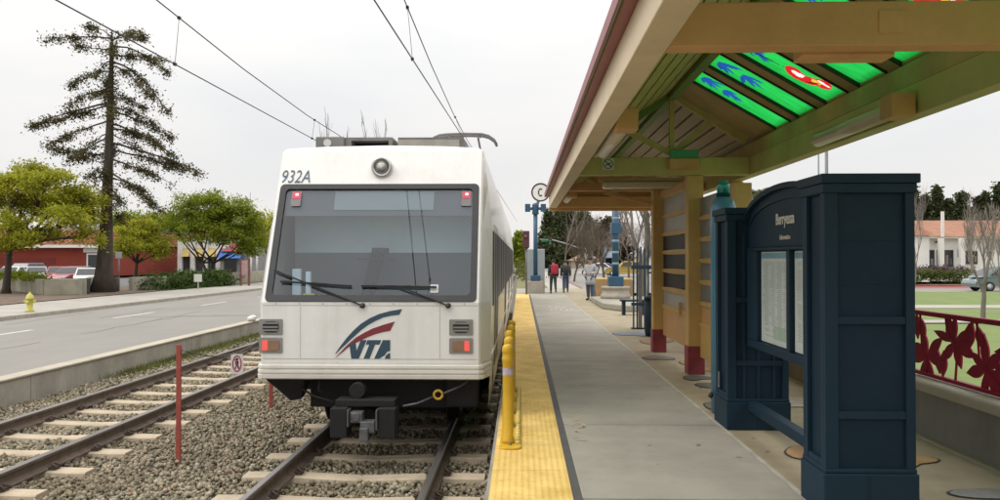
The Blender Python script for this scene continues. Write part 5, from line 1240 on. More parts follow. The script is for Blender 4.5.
# ================================================================ CARS
tyre_m = mat('tyre', (.02, .02, .02), .85); rim_m = mat('rim', (.35, .35, .36), .35, metal=.7); cg = mat('car_glass', (.015, .02, .024), .08, var=.1, spec=.6)
hd_m = mat('head_lamp', (.65, .66, .66), .15, coat=.8); tl_m = mat('tail_lamp', (.35, .03, .03), .25, coat=.6); dark_t = mat('car_trim', (.03, .03, .03), .5)
def car(label, paint, loc, rz, kind='sedan', group=None, cat='car'):
    t = thing('parked_car', label, cat, (0, 0, 0), group=group)
    W = .88; H0 = {'sedan': .95, 'suv': 1.06, 'van': 1.0}[kind]
    roof = {'sedan': 1.43, 'suv': 1.66, 'van': 1.68}[kind]
    pf = {'sedan': [(-2.25, .35), (-2.28, .62), (-2.2, .92), (-1.5, .98), (.85, .93), (1.6, .86), (2.15, .72), (2.27, .55), (2.22, .3)],
          'suv': [(-2.2, .4), (-2.24, .7), (-2.18, 1.08), (-1.5, 1.1), (.9, 1.05), (1.7, .98), (2.15, .85), (2.24, .6), (2.18, .35)],
          'van': [(-2.3, .38), (-2.36, .7), (-2.28, 1.06), (-1.5, 1.08), (1.1, 1.02), (1.75, .90), (2.2, .74), (2.34, .55), (2.28, .3)]}[kind]
    b = MB(); n = len(pf); yl_ = [(-W + .07, .90, .985), (-W, .97, 1.0), (W, .97, 1.0), (W - .07, .90, .985)]
    lay = [(-W + .09, .97), (-W, 1.0), (W, 1.0), (W - .09, .97)]
    vs = [(x * q, y_, .33 + (z - .33) * (q if z > .5 else 1)) for y_, q in lay for x, z in pf]
    fs = [tuple(range(n)), tuple(range(3 * n, 4 * n))[::-1]] + [(k * n + i, k * n + (i + 1) % n, (k + 1) * n + (i + 1) % n, (k + 1) * n + i) for k in range(3) for i in range(n)]
    b.add(vs, fs, 0, False)
    cb = {'sedan': (-1.75, 1.0, -.95, .25), 'suv': (-2.12, 1.0, -1.85, .35), 'van': (-2.2, 1.95, -1.85, .75)}[kind]
    xb0, xb1, xr0, xr1 = cb; zb = H0 - .06; wb, wr = W - .08, W - .25
    cabv = [(xb0, -wb, zb), (xb1, -wb, zb), (xb1, wb, zb), (xb0, wb, zb), (xr0, -wr, roof), (xr1, -wr, roof), (xr1, wr, roof), (xr0, wr, roof)]
    b.add(cabv, [(0, 3, 2, 1), (4, 5, 6, 7), (0, 1, 5, 4), (1, 2, 6, 5), (2, 3, 7, 6), (3, 0, 4, 7)])
    body = b.build('body', paint, t, bevel=.05, seg=3)
    def pane(name, c4, sh_, m=cg):
        c4 = [Vector(v) for v in c4]; ce = sum(c4, Vector()) / 4; nrm = (c4[1] - c4[0]).cross(c4[3] - c4[0]).normalized()
        if nrm.dot(ce - Vector((0, 0, 1))) < 0: nrm = -nrm
        q = [ce + (v - ce) * s_ for v, s_ in zip(c4, [sh_] * 4)]
        MB().add([v - nrm * .03 for v in q] + [v + nrm * .012 for v in q], [(0, 1, 2, 3), (7, 6, 5, 4), (0, 4, 5, 1), (1, 5, 6, 2), (2, 6, 7, 3), (3, 7, 4, 0)]).build(name, m, t)
    cv = [Vector(v) for v in cabv]; up = .12
    L_ = lambda i, j, k: cv[i].lerp(cv[j], k)
    pane('windscreen', [L_(1, 5, .1), L_(2, 6, .1), L_(2, 6, .93), L_(1, 5, .93)], .9); pane('rear_window', [L_(0, 4, .15), L_(3, 7, .15), L_(3, 7, .9), L_(0, 4, .9)], .86)
    for (a, b_, c, d) in ((0, 1, 5, 4), (3, 2, 6, 7)):
        for k0, k1 in ((.08, .47), (.52, .9)):
            lo = lambda k: L_(a, b_, k).lerp(L_(d, c, k), .14); hi = lambda k: L_(a, b_, k).lerp(L_(d, c, k), .88)
            pane('side_window', [lo(k0), lo(k1), hi(k1), hi(k0)], .96)
    for x in (-1.4, 1.4):
        for sd in (-1, 1):
            wq = MB().lathe([(.2, -.1), (.32, -.1), (.335, -.07), (.335, .07), (.32, .1), (.2, .1)], (x, sd * (W - .09), .335), 20, axis='Y').build('wheel', tyre_m, t)
            MB().lathe([(.0, -.105), (.2, -.105), (.21, -.06), (.21, .06), (.2, .105), (0, .105)], (x, sd * (W - .09), .335), 16, axis='Y').build('rim', rim_m, wq)
    zf = pf[-3][1] - .02
    for sd in (-1, 1):
        MB().box(2.08, 2.235, sd * .68 - .16, sd * .68 + .16, zf - .07, zf + .08).build('headlight', hd_m, t, bevel=.03)
        MB().box(-2.265, -2.1, sd * .68 - .13, sd * .68 + .13, pf[2][1] - .3, pf[2][1] - .08).build('tail_light', tl_m, t, bevel=.03)
    MB().box(2.2, 2.285, -.45, .45, .42, .55).build('grille', dark_t, t, bevel=.02); MB().box(-2.31, -2.25, -.27, .27, .55, .68).build('number_plate', mat('plate_pale', (.6, .6, .6), .5), t)
    t.location = loc; t.rotation_euler = (0, 0, rz); return t
def paint(n, c, r=.28): return mat('paint_' + n, c, r, var=.06, scale=2, coat=.6, metal=.15)
pw, pk, pr_, ps, psg = paint('white', (.70, .70, .68)), paint('dark', (.04, .045, .05)), paint('red', (.30, .02, .03)), paint('silver', (.40, .42, .43)), paint('sage', (.15, .205, .205))
pbl, pyl = paint('blue', (.06, .12, .3)), paint('yellow', (.42, .30, .07))
gp = 'cars parked before the red building'
row = [(13, 61, pw, 'sedan', 'white car parked behind the planter, leftmost before the red building'), (24, 66, pk, 'suv', 'dark car parked in the second line behind the white cars'), (37, 60, ps, 'sedan', 'pale silver car parked just left of the red car'), (58, 60, pr_, 'sedan', 'bright red car parked before the red building'),
       (76, 63, pk, 'sedan', 'dark grey car parked between the red car and the conifer'), (72, 57, pr_, 'sedan', 'red car parked close behind the planter wall end'), (88, 51, pw, 'sedan', 'white car directly left of the conifer trunk')]
for px, Y, pt, kd, lab in row: car(lab, pt, (at(px, 270, Y).x, Y, -.36), R(-90 + random.uniform(-8, 8)) if px not in (58, 88, 37) else R(-60), kd, gp)
# right-hand street
g = at(992, 285, 53.0); car('sage green minivan parked at the kerb behind the bare tree', psg, (g.x + .75, 53.0, -.50), R(180), 'van', None, 'minivan')
# beyond the platform end
for px, Y, pt, kd, lab in ((597, 92, pw, 'sedan', 'white car far beyond the platform, left of the blue totem'), (606, 100, pbl, 'sedan', 'blue car far beyond the platform behind the blue totem'), (626, 84, pyl, 'suv', 'yellow van parked far beyond the blue picket screen'), (632, 104, ps, 'sedan', 'silver car farthest beyond the blue picket screen')):
    car(lab, pt, (at(px, 265, Y).x, Y, -.25), R(random.choice((8, 172))), kd, 'cars far beyond the platform')

# ================================================================ BUILDINGS ON THE LEFT
brick = mat('wall_brick_red', (.27, .042, .024), .85, var=.2, scale=.6, dirt=(.2, .04, .025), dscale=.4); tile = mat('roof_orange', (.34, .085, .04), .8, var=.25, scale=1.2, bump=.3, bscale=9)
wht = mat('facade_white', (.80, .78, .74), .8, var=.12, scale=.6); shd = mat('shop_glass', (.05, .055, .06), .15, var=.3, scale=1.2)
def tileroof(name):
    if name in MATS: return MATS[name]
    m = mat(name, (.27, .07, .035), .85, var=.35, scale=1.5)
    N = m.node_tree.nodes; L = m.node_tree.links; B = N['Principled BSDF']; tc = N.new('ShaderNodeTexCoord'); wv = N.new('ShaderNodeTexWave'); wv.inputs['Scale'].default_value = 1.6; wv.bands_direction = 'X'
    L.new(tc.outputs['Object'], wv.inputs['Vector']); bp = N.new('ShaderNodeBump'); bp.inputs['Strength'].default_value = .6; bp.inputs['Distance'].default_value = .08; L.new(wv.outputs['Fac'], bp.inputs['Height']); L.new(bp.outputs['Normal'], B.inputs['Normal']); return m
TR_ = tileroof('roof_tiles')
Y = 80; xl, xr = at(-60, 270, Y).x, at(106, 270, Y).x
t = thing('red_building', 'long red brick building with an orange tiled mansard roof and white eave', 'building', ((xl + xr) / 2, Y, -.13))
MB().box(xl, xr, Y, Y + 25, -.13, 2.98).build('wall', brick, t)
MB().box(xl - .4, xr + .4, Y - .7, Y + .4, 2.83, 3.12).build('eave', wht, t)
b = MB(); b.add([(xl - .4, Y - .7, 3.12), (xr + .4, Y - .7, 3.12), (xr - .6, Y + 2.2, 4.75), (xl + .6, Y + 2.2, 4.75), (xr - .6, Y + 20, 4.75), (xl + .6, Y + 20, 4.75), (xr + .4, Y + 25, 3.12), (xl - .4, Y + 25, 3.12)], [(0, 1, 2, 3), (3, 2, 4, 5), (1, 6, 4, 2), (0, 3, 5, 7), (5, 4, 6, 7)])
rf = b.build('roof', TR_, t)
b = MB()
for px in (-20, 46, 68):
    xx = at(px, 250, Y).x; b.bar((xx, Y - .68, 3.16), (xx + .9, Y + 2.15, 4.78), .12, .08)
b.build('roof_rib', mat('rib_gold', (.42, .22, .09), .7), rf); MB().box(xl + 2, at(40, 0, Y).x, Y + 2.2, Y + 8, 4.752, 5.05).build('roof_parapet', mat('parapet_grey', (.42, .41, .40), .8), rf)
MB().box(at(52, 0, Y).x, at(66, 0, Y).x, Y + 2.2, Y + 8, 4.752, 5.2).build('roof_parapet', mat('parapet_grey', (.42, .41, .40), .8), rf)
x = at(93, 270, Y).x; d = MB().box(x - .5, x + .5, Y - .05, Y - .004, -.13, 2.1).build('door', shd, t); MB().ring([(-.65, -.13), (.65, -.13), (.65, 2.25), (-.65, 2.25)], [(-.5, -.13), (.5, -.13), (.5, 2.1), (-.5, 2.1)], lambda a, c, q: (x + a, Y - q, c), .003, .08).build('frame', wht, d)
MB().box(x - 1, x + 1, Y - .06, Y - .005, 2.35, 2.9).build('sign_board', wht, t)
MB().box(xl + 1, x - 4, Y - .04, Y - .003, 1.15, 1.75).build('wall_band', mat('band_dark_red', (.20, .035, .025), .85), t)
Y = 98; xl, xr = at(108, 270, Y).x, at(181, 270, Y).x
t = thing('red_building', 'lower red building with a pale flat eave behind the small tree', 'building', ((xl + xr) / 2, Y, -.13))
MB().box(xl, xr, Y, Y + 20, -.13, 2.2).build('wall', brick, t); MB().box(xl - .3, xr + .2, Y - .8, Y + .5, 2.15, 2.6).build('eave', wht, t)
b = MB(); b.add([(xl, Y - .5, 2.6), (xr, Y - .5, 2.6), (xr, Y + 3, 4.3), (xl, Y + 3, 4.3), (xr, Y + 20, 4.2), (xl, Y + 20, 4.2)], [(0, 1, 2, 3), (3, 2, 4, 5)]); b.build('roof', TR_, t)
for px in (146, 156): 
    x = at(px, 0, Y).x; f_ = MB().box(x - .5, x + .5, Y - .05, Y - .003, .3, 1.5).build('window', wht, t); MB().box(x - .42, x + .42, Y - .07, Y - .052, .38, 1.42).build('pane', shd, f_)
Y = 92; xl, xr = at(181, 270, Y).x, at(219, 270, Y).x
t = thing('white_storefront', 'white storefront with tall pilasters and yellow awnings behind the wide tree', 'building', ((xl + xr) / 2, Y, -.13))
MB().box(xl, xr, Y, Y + 15, -.13, 4.2).build('wall', wht, t)
b = MB(); b.add([(xl - .3, Y - .3, 4.2), (xr + .3, Y - .3, 4.2), ((xl + xr) / 2, Y + 2, 5.3), (xr + .3, Y + 12, 4.2), (xl - .3, Y + 12, 4.2)], [(0, 1, 2), (1, 3, 2), (3, 4, 2), (4, 0, 2)]); b.build('roof', TR_, t)
for k in range(4):
    x = xl + (xr - xl) * (k / 3); MB().box(x - .28, x + .28, Y - .35, Y - .004, -.13, 4.0).build('pilaster', wht, t)
for k in range(3):
    x0 = xl + (xr - xl) * k / 3 + .3; x1 = xl + (xr - xl) * (k + 1) / 3 - .3
    MB().box(x0, x1, Y - .06, Y - .004, .2, 1.95).build('window', shd, t)
    MB().add([(x0, Y - .9, 1.95), (x1, Y - .9, 1.95), (x1, Y - .03, 2.95), (x0, Y - .03, 2.95), (x0, Y - .03, 1.95), (x1, Y - .03, 1.95)], [(0, 1, 2, 3), (0, 3, 4), (1, 5, 2)]).build('awning', mat('awning_yellow', (.58, .44, .16), .8), t)
Y = 90; xl, xr = at(220, 270, Y).x, at(258, 270, Y).x
t = thing('blue_awning_shop', 'shop with a blue awning and a crimson gable behind the notice board', 'building', ((xl + xr) / 2, Y, -.13))
MB().box(xl, xr, Y, Y + 12, -.13, 2.9).build('wall', mat('shop_wall', (.30, .29, .28), .8), t)
MB().add([(xl, Y - 1.2, 1.75), (xr - 1.7, Y - 1.2, 1.75), (xr - 1.7, Y - .01, 2.5), (xl, Y - .01, 2.5), (xl, Y - .01, 1.75), (xr - 1.7, Y - .01, 1.75)], [(0, 1, 2, 3), (0, 3, 4), (1, 5, 2)]).build('awning', mat('awning_blue', (.02, .11, .38), .7), t)
MB().add([(xl + .2, Y - .3, 2.55), (xr - 1.9, Y - .3, 2.55), (xr - 2.2, Y + .8, 3.5), (xl + 1.2, Y + .8, 3.5), (xl + .2, Y + 2, 2.55), (xr - 1.9, Y + 2, 2.55)], [(0, 1, 2, 3), (0, 3, 4), (1, 5, 2), (3, 2, 5, 4)]).build('gable', mat('gable_crimson', (.36, .03, .06), .7), t)
MB().box(xl + .5, xr - 2.5, Y - .05, Y - .004, .2, 1.7).build('window', shd, t)
g = at(233, 250, 85); t = thing('flowering_bush', 'small brownish red bush at the foot of the shop', 'bush', (g.x, 60, -.14)) if False else None
shrub('red_bush', 'low brownish bush right of the juniper bed', [(at(232, 0, 57).x, 57, .3, .75, .6, .5)], 70, 20, .16, .07, leafmat('leaf_russet', (.12, .06, .04), (.2, .16, .07), .3), (at(232, 0, 57).x, 57, -.14), 'bush')
# hills far off on the left
hm = mat('hill_haze_blue', (.055, .075, .085), .95, var=.3, scale=.004); V = []; Fq = []  # bluish distance haze is put into the hill colour
nx, ny = 60, 6
for j in range(ny):
    for i in range(nx):
        x = -2600 + i * 62; q = math.sin(pi * j / (ny - 1)); V.append((x, 1900 + j * 160, -2 + q * (92 + 40 * math.sin(i * .23 + 1) + 22 * math.sin(i * .61) + 9 * math.sin(i * 1.7)) * min(1, max(.12, (1400 - x - 900) / 1500))))
for j in range(ny - 1):
    for i in range(nx - 1): Fq.append((j * nx + i, j * nx + i + 1, (j + 1) * nx + i + 1, (j + 1) * nx + i))
struct(np_obj('hills', V, Fq, hm, smooth=True))
# ================================================================ FAR END OF THE PLATFORM
blue = mat('totem_blue', (.022, .085, .16), .45, var=.2, scale=3, coat=.2); cpale = mat('cabinet_pale', (.40, .44, .46), .6, var=.15, scale=1.5); ped = mat('pedestal_stone', (.40, .36, .30), .85, var=.25, scale=3, bump=.2, bscale=30)
# pylon with lettered disc
Y = 38.0; S = F / Y; x = at(535.5, 280, Y).x
t = thing('platform_cabinet', 'tall pale grey cabinet on a stone base at the platform end', 'cabinet', (x, Y + .5, 0))
MB().box(x - .45, x + .45, Y + .2, Y + .9, 0, .64).build('base', ped, t, bevel=.03); MB().box(x - .42, x + .46, Y + .3, Y + .85, .64, 2.15).build('case', cpale, t, bevel=.03)
t = thing('totem_pole', 'blue totem pole with a round white lettered disc at the platform end', 'pole', (x, Y - .12, 0))
zf = at(535, 281, Y).z; MB().box(x - .40, x + .40, Y - .3, Y + .19, 0, zf).build('pedestal', ped, t, bevel=.03)
b = MB(); b.tube([(x, Y - .08, zf), (x, Y - .08, 4.15)], .105, 12); b.build('pole', blue, t)
b = MB(); b.box(x - .24, x + .24, Y - .24, Y + .1, zf + .002, zf + .28); b.build('foot', blue, t, bevel=.04)
b = MB(); zb = at(535, 209, Y).z; b.box(x - .34, x + .34, Y - .13, Y - .03, zb - .06, zb + .08)
for dx in (-.38, .38): b.box(x + dx - .13, x + dx + .13, Y - .2, Y + .05, zb - .14, zb + .24)
b.lathe([(0, -.3), (.17, -.26), (.14, 0), (.17, .2), (.12, .26), (0, .3)], (x, Y - .08, zb), 12); b.build('lamp_bracket', blue, t, bevel=.02)
dc = at(540.5, 192.5, Y); fn = lambda a, c, q: (dc.x + a, Y - .08 - q, dc.z + c)
b = MB(); b.prism(cir(.44, 40), fn, -.03, .03); ds = b.build('disc', mat('disc_white', (.86, .84, .82), .5, var=.06), t)
MB().ring(cir(.455, 40), cir(.385, 40), fn, .031, .045).build('disc_rim', black, ds)
arc = [(.125 * math.cos(R(a)), .2 * math.sin(R(a))) for a in range(48, 313, 12)]; arc2 = [(.07 * math.cos(R(a)), .145 * math.sin(R(a))) for a in range(312, 47, -12)]
b = MB(); nn = len(arc)
b.prism(arc + arc2, fn, .031, .045); b.build('letter', black, ds)
MB().tube([(x, Y - .08, 4.1), (dc.x - .1, Y - .08, dc.z - .42)], .07, 8).build('neck', blue, t)
# red signal on a thin post
g = at(526, 290, 36.6); t = thing('rail_signal', 'dark red signal head on a thin post at the platform end', 'signal', (g.x, 36.6, 0))
MB().tube([(g.x + .02, 36.6, 0), (g.x + .02, 36.6, 2.5)], .045, 8).build('post', steelg, t); z = at(526, 239, 36.6).z
MB().box(g.x - .16, g.x + .16, 36.45, 36.7, z - .42, z + .38).build('signal_head', mat('signal_maroon', (.10, .03, .04), .5, var=.3), t, bevel=.04)
MB().lathe([(0, -.02), (.09, -.02), (.1, .03), (0, .03)], (g.x, 36.44, z + .1), 12, axis='Y').build('lens', mat('signal_lens', (.12, .02, .02), .2), t)
# second totem with raised ring planter
Y = 29.0; g = at(615.5, 290, Y)
t = thing('stone_platform', 'low raised concrete plinth with a chamfered corner', 'plinth', (g.x + .9, 27, 0))
MB().prism([(2.72, 26.0), (3.3, 24.6), (5.4, 24.6), (5.4, 30.5), (2.72, 30.5)], lambda a, c, q: (a, c, q), .0, .2).build('slab', concrete, t, bevel=.03)
t = thing('totem_pole', 'blue banded totem pole on a round stone pedestal under the shelter end', 'pole', (g.x, Y, .2))
b = MB(); b.lathe([(.0, 0), (.55, 0), (.55, .16), (.50, .17), (.50, .36), (.53, .37), (.53, .45), (0, .46)], (g.x, Y, .2), 24); b.build('pedestal', ped, t)
z0 = .66; MB().box(g.x - .27, g.x + .27, Y - .27, Y + .27, z0, z0 + .36).build('foot', blue, t, bevel=.02)
MB().tube([(g.x, Y, z0 + .36), (g.x, Y, 4.1)], .125, 14).build('pole', blue, t)
b = MB()
for k in range(5): b.lathe([(.127, 0), (.132, .02), (.132, .06), (.127, .08)], (g.x, Y, 1.45 + .42 * k), 14)
b.build('band', mat('band_pale_blue', (.25, .36, .44), .5), t)
z = at(615, 228, Y).z; MB().box(g.x - .17, g.x + .2, Y - .16, Y + .16, z - .22, z + .2).build('speaker_box', blue, t, bevel=.02)
MB().box(g.x - .4, g.x + .4, Y - .1, Y + .1, 4.0, 4.25).build('lamp_arm', blue, t, bevel=.03)
# blue picket screen, bin, ochre planter, dark bench
Y = 18.7; xl, xr = at(633.5, 300, Y).x, at(652, 300, Y).x
t = thing('picket_screen', 'tall blue metal picket screen standing on the paving', 'fence', ((xl + xr) / 2 + .05, Y, 0))
for k in range(6):
    xx = xl + (xr - xl) * k / 5; b = MB(); b.box(xx - .018, xx + .018, Y - .018, Y + .018, .02, 1.95 - .04 * (k % 2)); b.build('picket', blue, t)
for z, h in ((.55, .07), (1.42, .09)): MB().box(xl - .06, xr + .08, Y - .05, Y - .019, z, z + h).build('cross_rail', blue, t)
b = MB(); b.box(xl + .12, xl + .2, Y - .04, Y + .04, 0, 1.6); b.build('grey_post', mat('post_grey', (.25, .25, .25), .6), t); MB().box(xl - .05, xr + .05, Y - .12, Y + .12, .0, .02).build('foot_plate', nv, t)
x = 2.93; Y = 16.95; t = thing('litter_bin', 'dark blue round litter bin behind the far shelter post', 'litter bin', (x, Y, 0))
MB().lathe([(0, 0), (.24, 0), (.26, .1), (.26, .78), (0, .78)], (x, Y, 0), 20).build('drum', nv, t); MB().lathe([(.0, .78), (.275, .78), (.275, .83), (.2, .87), (.12, .88), (0, .88)], (x, Y, 0), 20).build('lid', nvd, t)
t = thing('ochre_wall', 'curved ochre painted planter wall beyond the blue totem', 'wall', (4.6, 36, 0)); b = MB(); vs = []
for k in range(17):
    a = R(170 + 110 * k / 16); 
    for r_, z in ((1.5, 0), (1.62, .72), (1.42, .72), (1.3, 0)): vs.append((4.7 + r_ * math.cos(a), 36 + r_ * math.sin(a), z))
b.add(vs, [(k * 4 + q, k * 4 + (q + 1) % 4, (k + 1) * 4 + (q + 1) % 4, (k + 1) * 4 + q) for k in range(16) for q in range(4)] + [(0, 1, 2, 3), (64, 67, 66, 65)]); b.build('wall_panel', mat('ochre_paint', (.40, .26, .12), .8, var=.3, scale=2.5, dirt=(.4, .33, .22), dscale=1.2), t)
b = MB(); b.tube([(4.75 + 1.5 * math.cos(R(a)), 36 + 1.5 * math.sin(R(a)), 0.76) for a in range(170, 281, 8)], .06, 8); b.build('coping_tube', mat('tube_yellow', (.55, .42, .15), .5), t)
t = thing('bench', 'dark backless bench beside the blue picket screen', 'bench', (3.35, 23.3, 0)); MB().box(2.95, 3.75, 23.1, 23.5, .40, .45).build('seat', nvd, t, bevel=.01)
for dx in (3.05, 3.65): MB().box(dx - .04, dx + .04, 23.15, 23.45, 0, .40).build('leg', nvd, t)

# ================================================================ PEOPLE
skin = mat('skin', (.42, .24, .16), .6, var=.1)
def skinobj(name, joints, edges, radii, m, parent, root=0, sub=2, flat=None):
    o0 = origin_of(parent); me = bpy.data.meshes.new(name); me.from_pydata([tuple(Vector(j) ) for j in joints], edges, [])
    o = bpy.data.objects.new(name, me); COL.objects.link(o); me.materials.append(m)
    sm = o.modifiers.new('skin', 'SKIN'); sm.use_smooth_shade = True
    if not me.skin_vertices: 
        return o
    for k, r_ in enumerate(radii):
        d = me.skin_vertices[0].data[k]; d.radius = r_ if isinstance(r_, tuple) else (r_, r_); d.use_root = (k == root)
    s_ = o.modifiers.new('smooth', 'SUBSURF'); s_.levels = s_.render_levels = sub
    if parent is not None: o.parent = parent
    return o
def person(label, loc, face, h, jacket, trousers, hair, step=.22, swing=.2, arms=(0, 0), coat=0.0, hood=None, shoes=None, bend=(0, 0)):
    """local: x right, y forward; h = standing height."""
    t = thing('person', label, 'person', (0, 0, 0)); k = h / 1.75
    hipL, hipR = Vector((-.09, 0, .92)), Vector((.09, 0, .92)); knL = Vector((-.10, step * .55 + .03, .50)); knR = Vector((.10, -step * .25 + .04, .50))
    anL = Vector((-.105, step * .75, .09)); anR = Vector((.105, -step * .9, .12 + .05 * (step > .1)))
    J = [Vector((0, 0, .97)), Vector((0, .005, 1.15)), Vector((0, -.005, 1.34)), Vector((0, -.01, 1.47)), Vector((0, .005, 1.54)), Vector((0, .02, 1.63)), Vector((0, .015, 1.72))]
    E_ = [(0, 1), (1, 2), (2, 3), (3, 4), (4, 5), (5, 6)]; Rr = [(.16, .11), (.145, .105), (.17, .115), (.10, .075), .055, (.078, .095), (.055, .065)]
    def chain(pts, rs, start):
        p_ = start
        for q, r_ in zip(pts, rs): J.append(Vector(q)); Rr.append(r_); E_.append((p_, len(J) - 1)); p_ = len(J) - 1
        return p_
    def foot(an): return [an, an + Vector((0, .04, -.05)), an + Vector((0, .16, -.065))]
    chain([hipL, knL] + foot(anL), [.085, .058, .042, .042, .032], 0); chain([hipR, knR] + foot(anR), [.085, .058, .042, .042, .032], 0)
    for sd, sw, bd in ((-1, -swing, bend[0]), (1, swing, bend[1])):
        sho = Vector((sd * .185, -.01, 1.42)); el = Vector((sd * .235, sw * .5 - .02, 1.14)); wr = Vector((sd * (.245 - .1 * bd), sw + .05 + .22 * bd, .90 + .22 * bd)); d = (wr - el).normalized()
        w_ = chain([sho, el, wr], [.062, .045, .032], 2)
        palm = wr + d * .07; pi_ = chain([palm], [(.036, .02)], w_)
        side = Vector((0, 1, 0)) - d * d.y; side.normalize()
        for f_ in range(4): 
            o_ = side * (.03 - .02 * f_); ln = (.075, .085, .08, .062)[f_]
            chain([palm + o_ + d * ln * .55, palm + o_ + d * ln + Vector((-sd * .02, 0, 0))], [.009, .0075], pi_)
        chain([wr + d * .03 + side * .035, wr + d * .075 + side * .055], [.01, .008], w_)
    body = skinobj('body', [v * k for v in J], E_, [tuple(x * k for x in r_) if isinstance(r_, tuple) else r_ * k for r_ in Rr], skin, t)
    # clothes: shells over the same bones
    def shell(name, idx, grow, m, extra=None):
        mp_ = {a: i for i, a in enumerate(idx)}; ed = [(mp_[a], mp_[c]) for a, c in E_ if a in mp_ and c in mp_]
        rs = [tuple(x * k + grow for x in Rr[a]) if isinstance(Rr[a], tuple) else Rr[a] * k + grow for a in idx]
        return skinobj(name, [J[a] * k for a in idx], ed, rs, m, t)
    tr_ = [0, 7, 8, 9, 12, 13, 14]; shell('trousers', tr_, .022 * k, trousers)
    arm0 = 17; per = 4 + 8 + 2
    jk = [0, 1, 2, 3] + [arm0, arm0 + 1, arm0 + 2] + [arm0 + per, arm0 + per + 1, arm0 + per + 2]
    shell('jacket', jk, .028 * k, jacket)
    if coat:
        b = MB(); b.lathe([(.0, 1.0 * k), (.185 * k, 1.0 * k), (.20 * k, .8 * k), (.215 * k, (1.0 - coat) * k), (.2 * k, (1.0 - coat) * k), (0, .95 * k)], (0, 0, 0), 18); b.build('coat_skirt', jacket, t)
    for a in (10, 15):
        sh_ = MB(); p0, p1, p2 = J[a - 1] * k, J[a] * k, J[a + 1] * k; sh_.tube([p0 + Vector((0, -.05, -.02)), p1 + Vector((0, 0, -.005)), p2 + Vector((0, .04, 0))], [.045 * k, .052 * k, .036 * k], 8); sh_.build('shoe', shoes or black, t)
    # hair and face
    hc_ = Vector((0, .012, 1.675)) * k; b = MB(); n1, n2 = 8, 14; vs = []
    for i in range(n1):
        a = pi * .62 * i / (n1 - 1)
        for j in range(n2):
            c = 2 * pi * j / n2; back = 1.0 + (.12 if math.sin(c) < -.2 else 0); lift = 0 if math.sin(c) < .35 else .055 * i / (n1 - 1)
            vs.append(hc_ + Vector((.093 * math.sin(a) * math.cos(c), .108 * math.sin(a) * math.sin(c) * back, .11 * math.cos(a) + lift)) * k)
    b.add(vs, [(i * n2 + j, i * n2 + (j + 1) % n2, (i + 1) * n2 + (j + 1) % n2, (i + 1) * n2 + j) for i in range(n1 - 1) for j in range(n2)], 0, True); b.build('hair', hair, t)
    f_ = MB(); y0 = .106 * k
    f_.add([Vector((-.012, .10, 1.655)) * k, Vector((.012, .10, 1.655)) * k, Vector((0, .10, 1.69)) * k, Vector((0, .13, 1.652)) * k], [(0, 1, 3), (1, 2, 3), (2, 0, 3), (0, 2, 1)]); f_.build('nose', skin, t)
    for sx_ in (-.032, .032): MB().lathe([(0, -.008), (.011, -.004), (.011, .004), (0, .008)], Vector((sx_, .103, 1.683)) * k, 8, axis='Y').build('eye', black, t)
    MB().box(-.022 * k, .022 * k, .098 * k, .108 * k, 1.615 * k, 1.623 * k).build('mouth', mat('lips', (.3, .12, .1), .6), t)
    for sx_ in (-.086, .086): MB().lathe([(0, -.02), (.016, -.012), (.016, .012), (0, .02)], Vector((sx_, .015, 1.665)) * k, 8).build('ear', skin, t)
    t.location = loc; t.rotation_euler = (0, 0, face); return t
hairb = mat('hair_black', (.015, .012, .01), .7, var=.3, scale=20); hairbr = mat('hair_brown', (.05, .032, .02), .7, var=.3, scale=20)
jred = mat('jacket_red', (.40, .025, .05), .8, var=.25, scale=8, bump=.3, bscale=20); jblk = mat('jacket_black', (.025, .025, .03), .85, var=.3, scale=8); jgrey = mat('coat_grey', (.42, .42, .44), .85, var=.2, scale=6); jol = mat('jacket_olive', (.06, .06, .05), .85, var=.3, scale=8)
trd = mat('trousers_teal', (.035, .06, .065), .85, var=.25, scale=8); trj = mat('jeans_blue', (.06, .10, .19), .85, var=.3, scale=10)
P1 = at(553, 293, 38); P2 = at(565.5, 292, 39); P3 = at(589.5, 300, 31.6)
person('person in dark clothes walking away with a bright red bag over the back', (P1.x, 37.6, 0), R(4), 1.62, jblk, trd, hairb, .26, .16)
person('person in olive jacket and blue jeans walking away beside the red bag', (P2.x, 38.8, 0), R(-3), 1.60, jol, trj, hairbr, -.24, -.16)
person('person in a pale grey coat standing by the bare tree', (P3.x, 31.2, 0), R(150), 1.70, jgrey, trj, hairb, .04, .03, coat=.34, bend=(1, .8))
def pack(label, m, x, y, z, w_, h_, d_, rz, m2):
    t = thing('backpack', label, 'backpack', (x, y, z)); b = MB(); vs = []; n1, n2 = 9, 14
    for i in range(n1):
        a = -pi / 2 + pi * i / (n1 - 1)
        for j in range(n2):
            c = 2 * pi * j / n2; e = lambda v, p_: math.copysign(abs(v) ** p_, v); vs.append((x + w_ / 2 * e(math.cos(a), .5) * e(math.cos(c), .6), y + d_ / 2 * e(math.cos(a), .5) * e(math.sin(c), .6), z + h_ / 2 * e(math.sin(a), .7)))
    b.add(vs, [(i * n2 + j, i * n2 + (j + 1) % n2, (i + 1) * n2 + (j + 1) % n2, (i + 1) * n2 + j) for i in range(n1 - 1) for j in range(n2)], 0, True); b.build('sack', m, t)
    MB().box(x - w_ * .35, x + w_ * .35, y - d_ * .5 - .03, y - d_ * .4, z - h_ * .38, z + .0).build('pocket', m2, t, bevel=.02)
    for sd in (-1, 1): MB().tube([(x + sd * w_ * .3, y + d_ * .3, z + h_ * .42), (x + sd * w_ * .32, y + d_ * .5 + .08, z + h_ * .52), (x + sd * w_ * .34, y + d_ * .5 + .2, z + h_ * .3)], .018, 6).build('strap', m2, t)
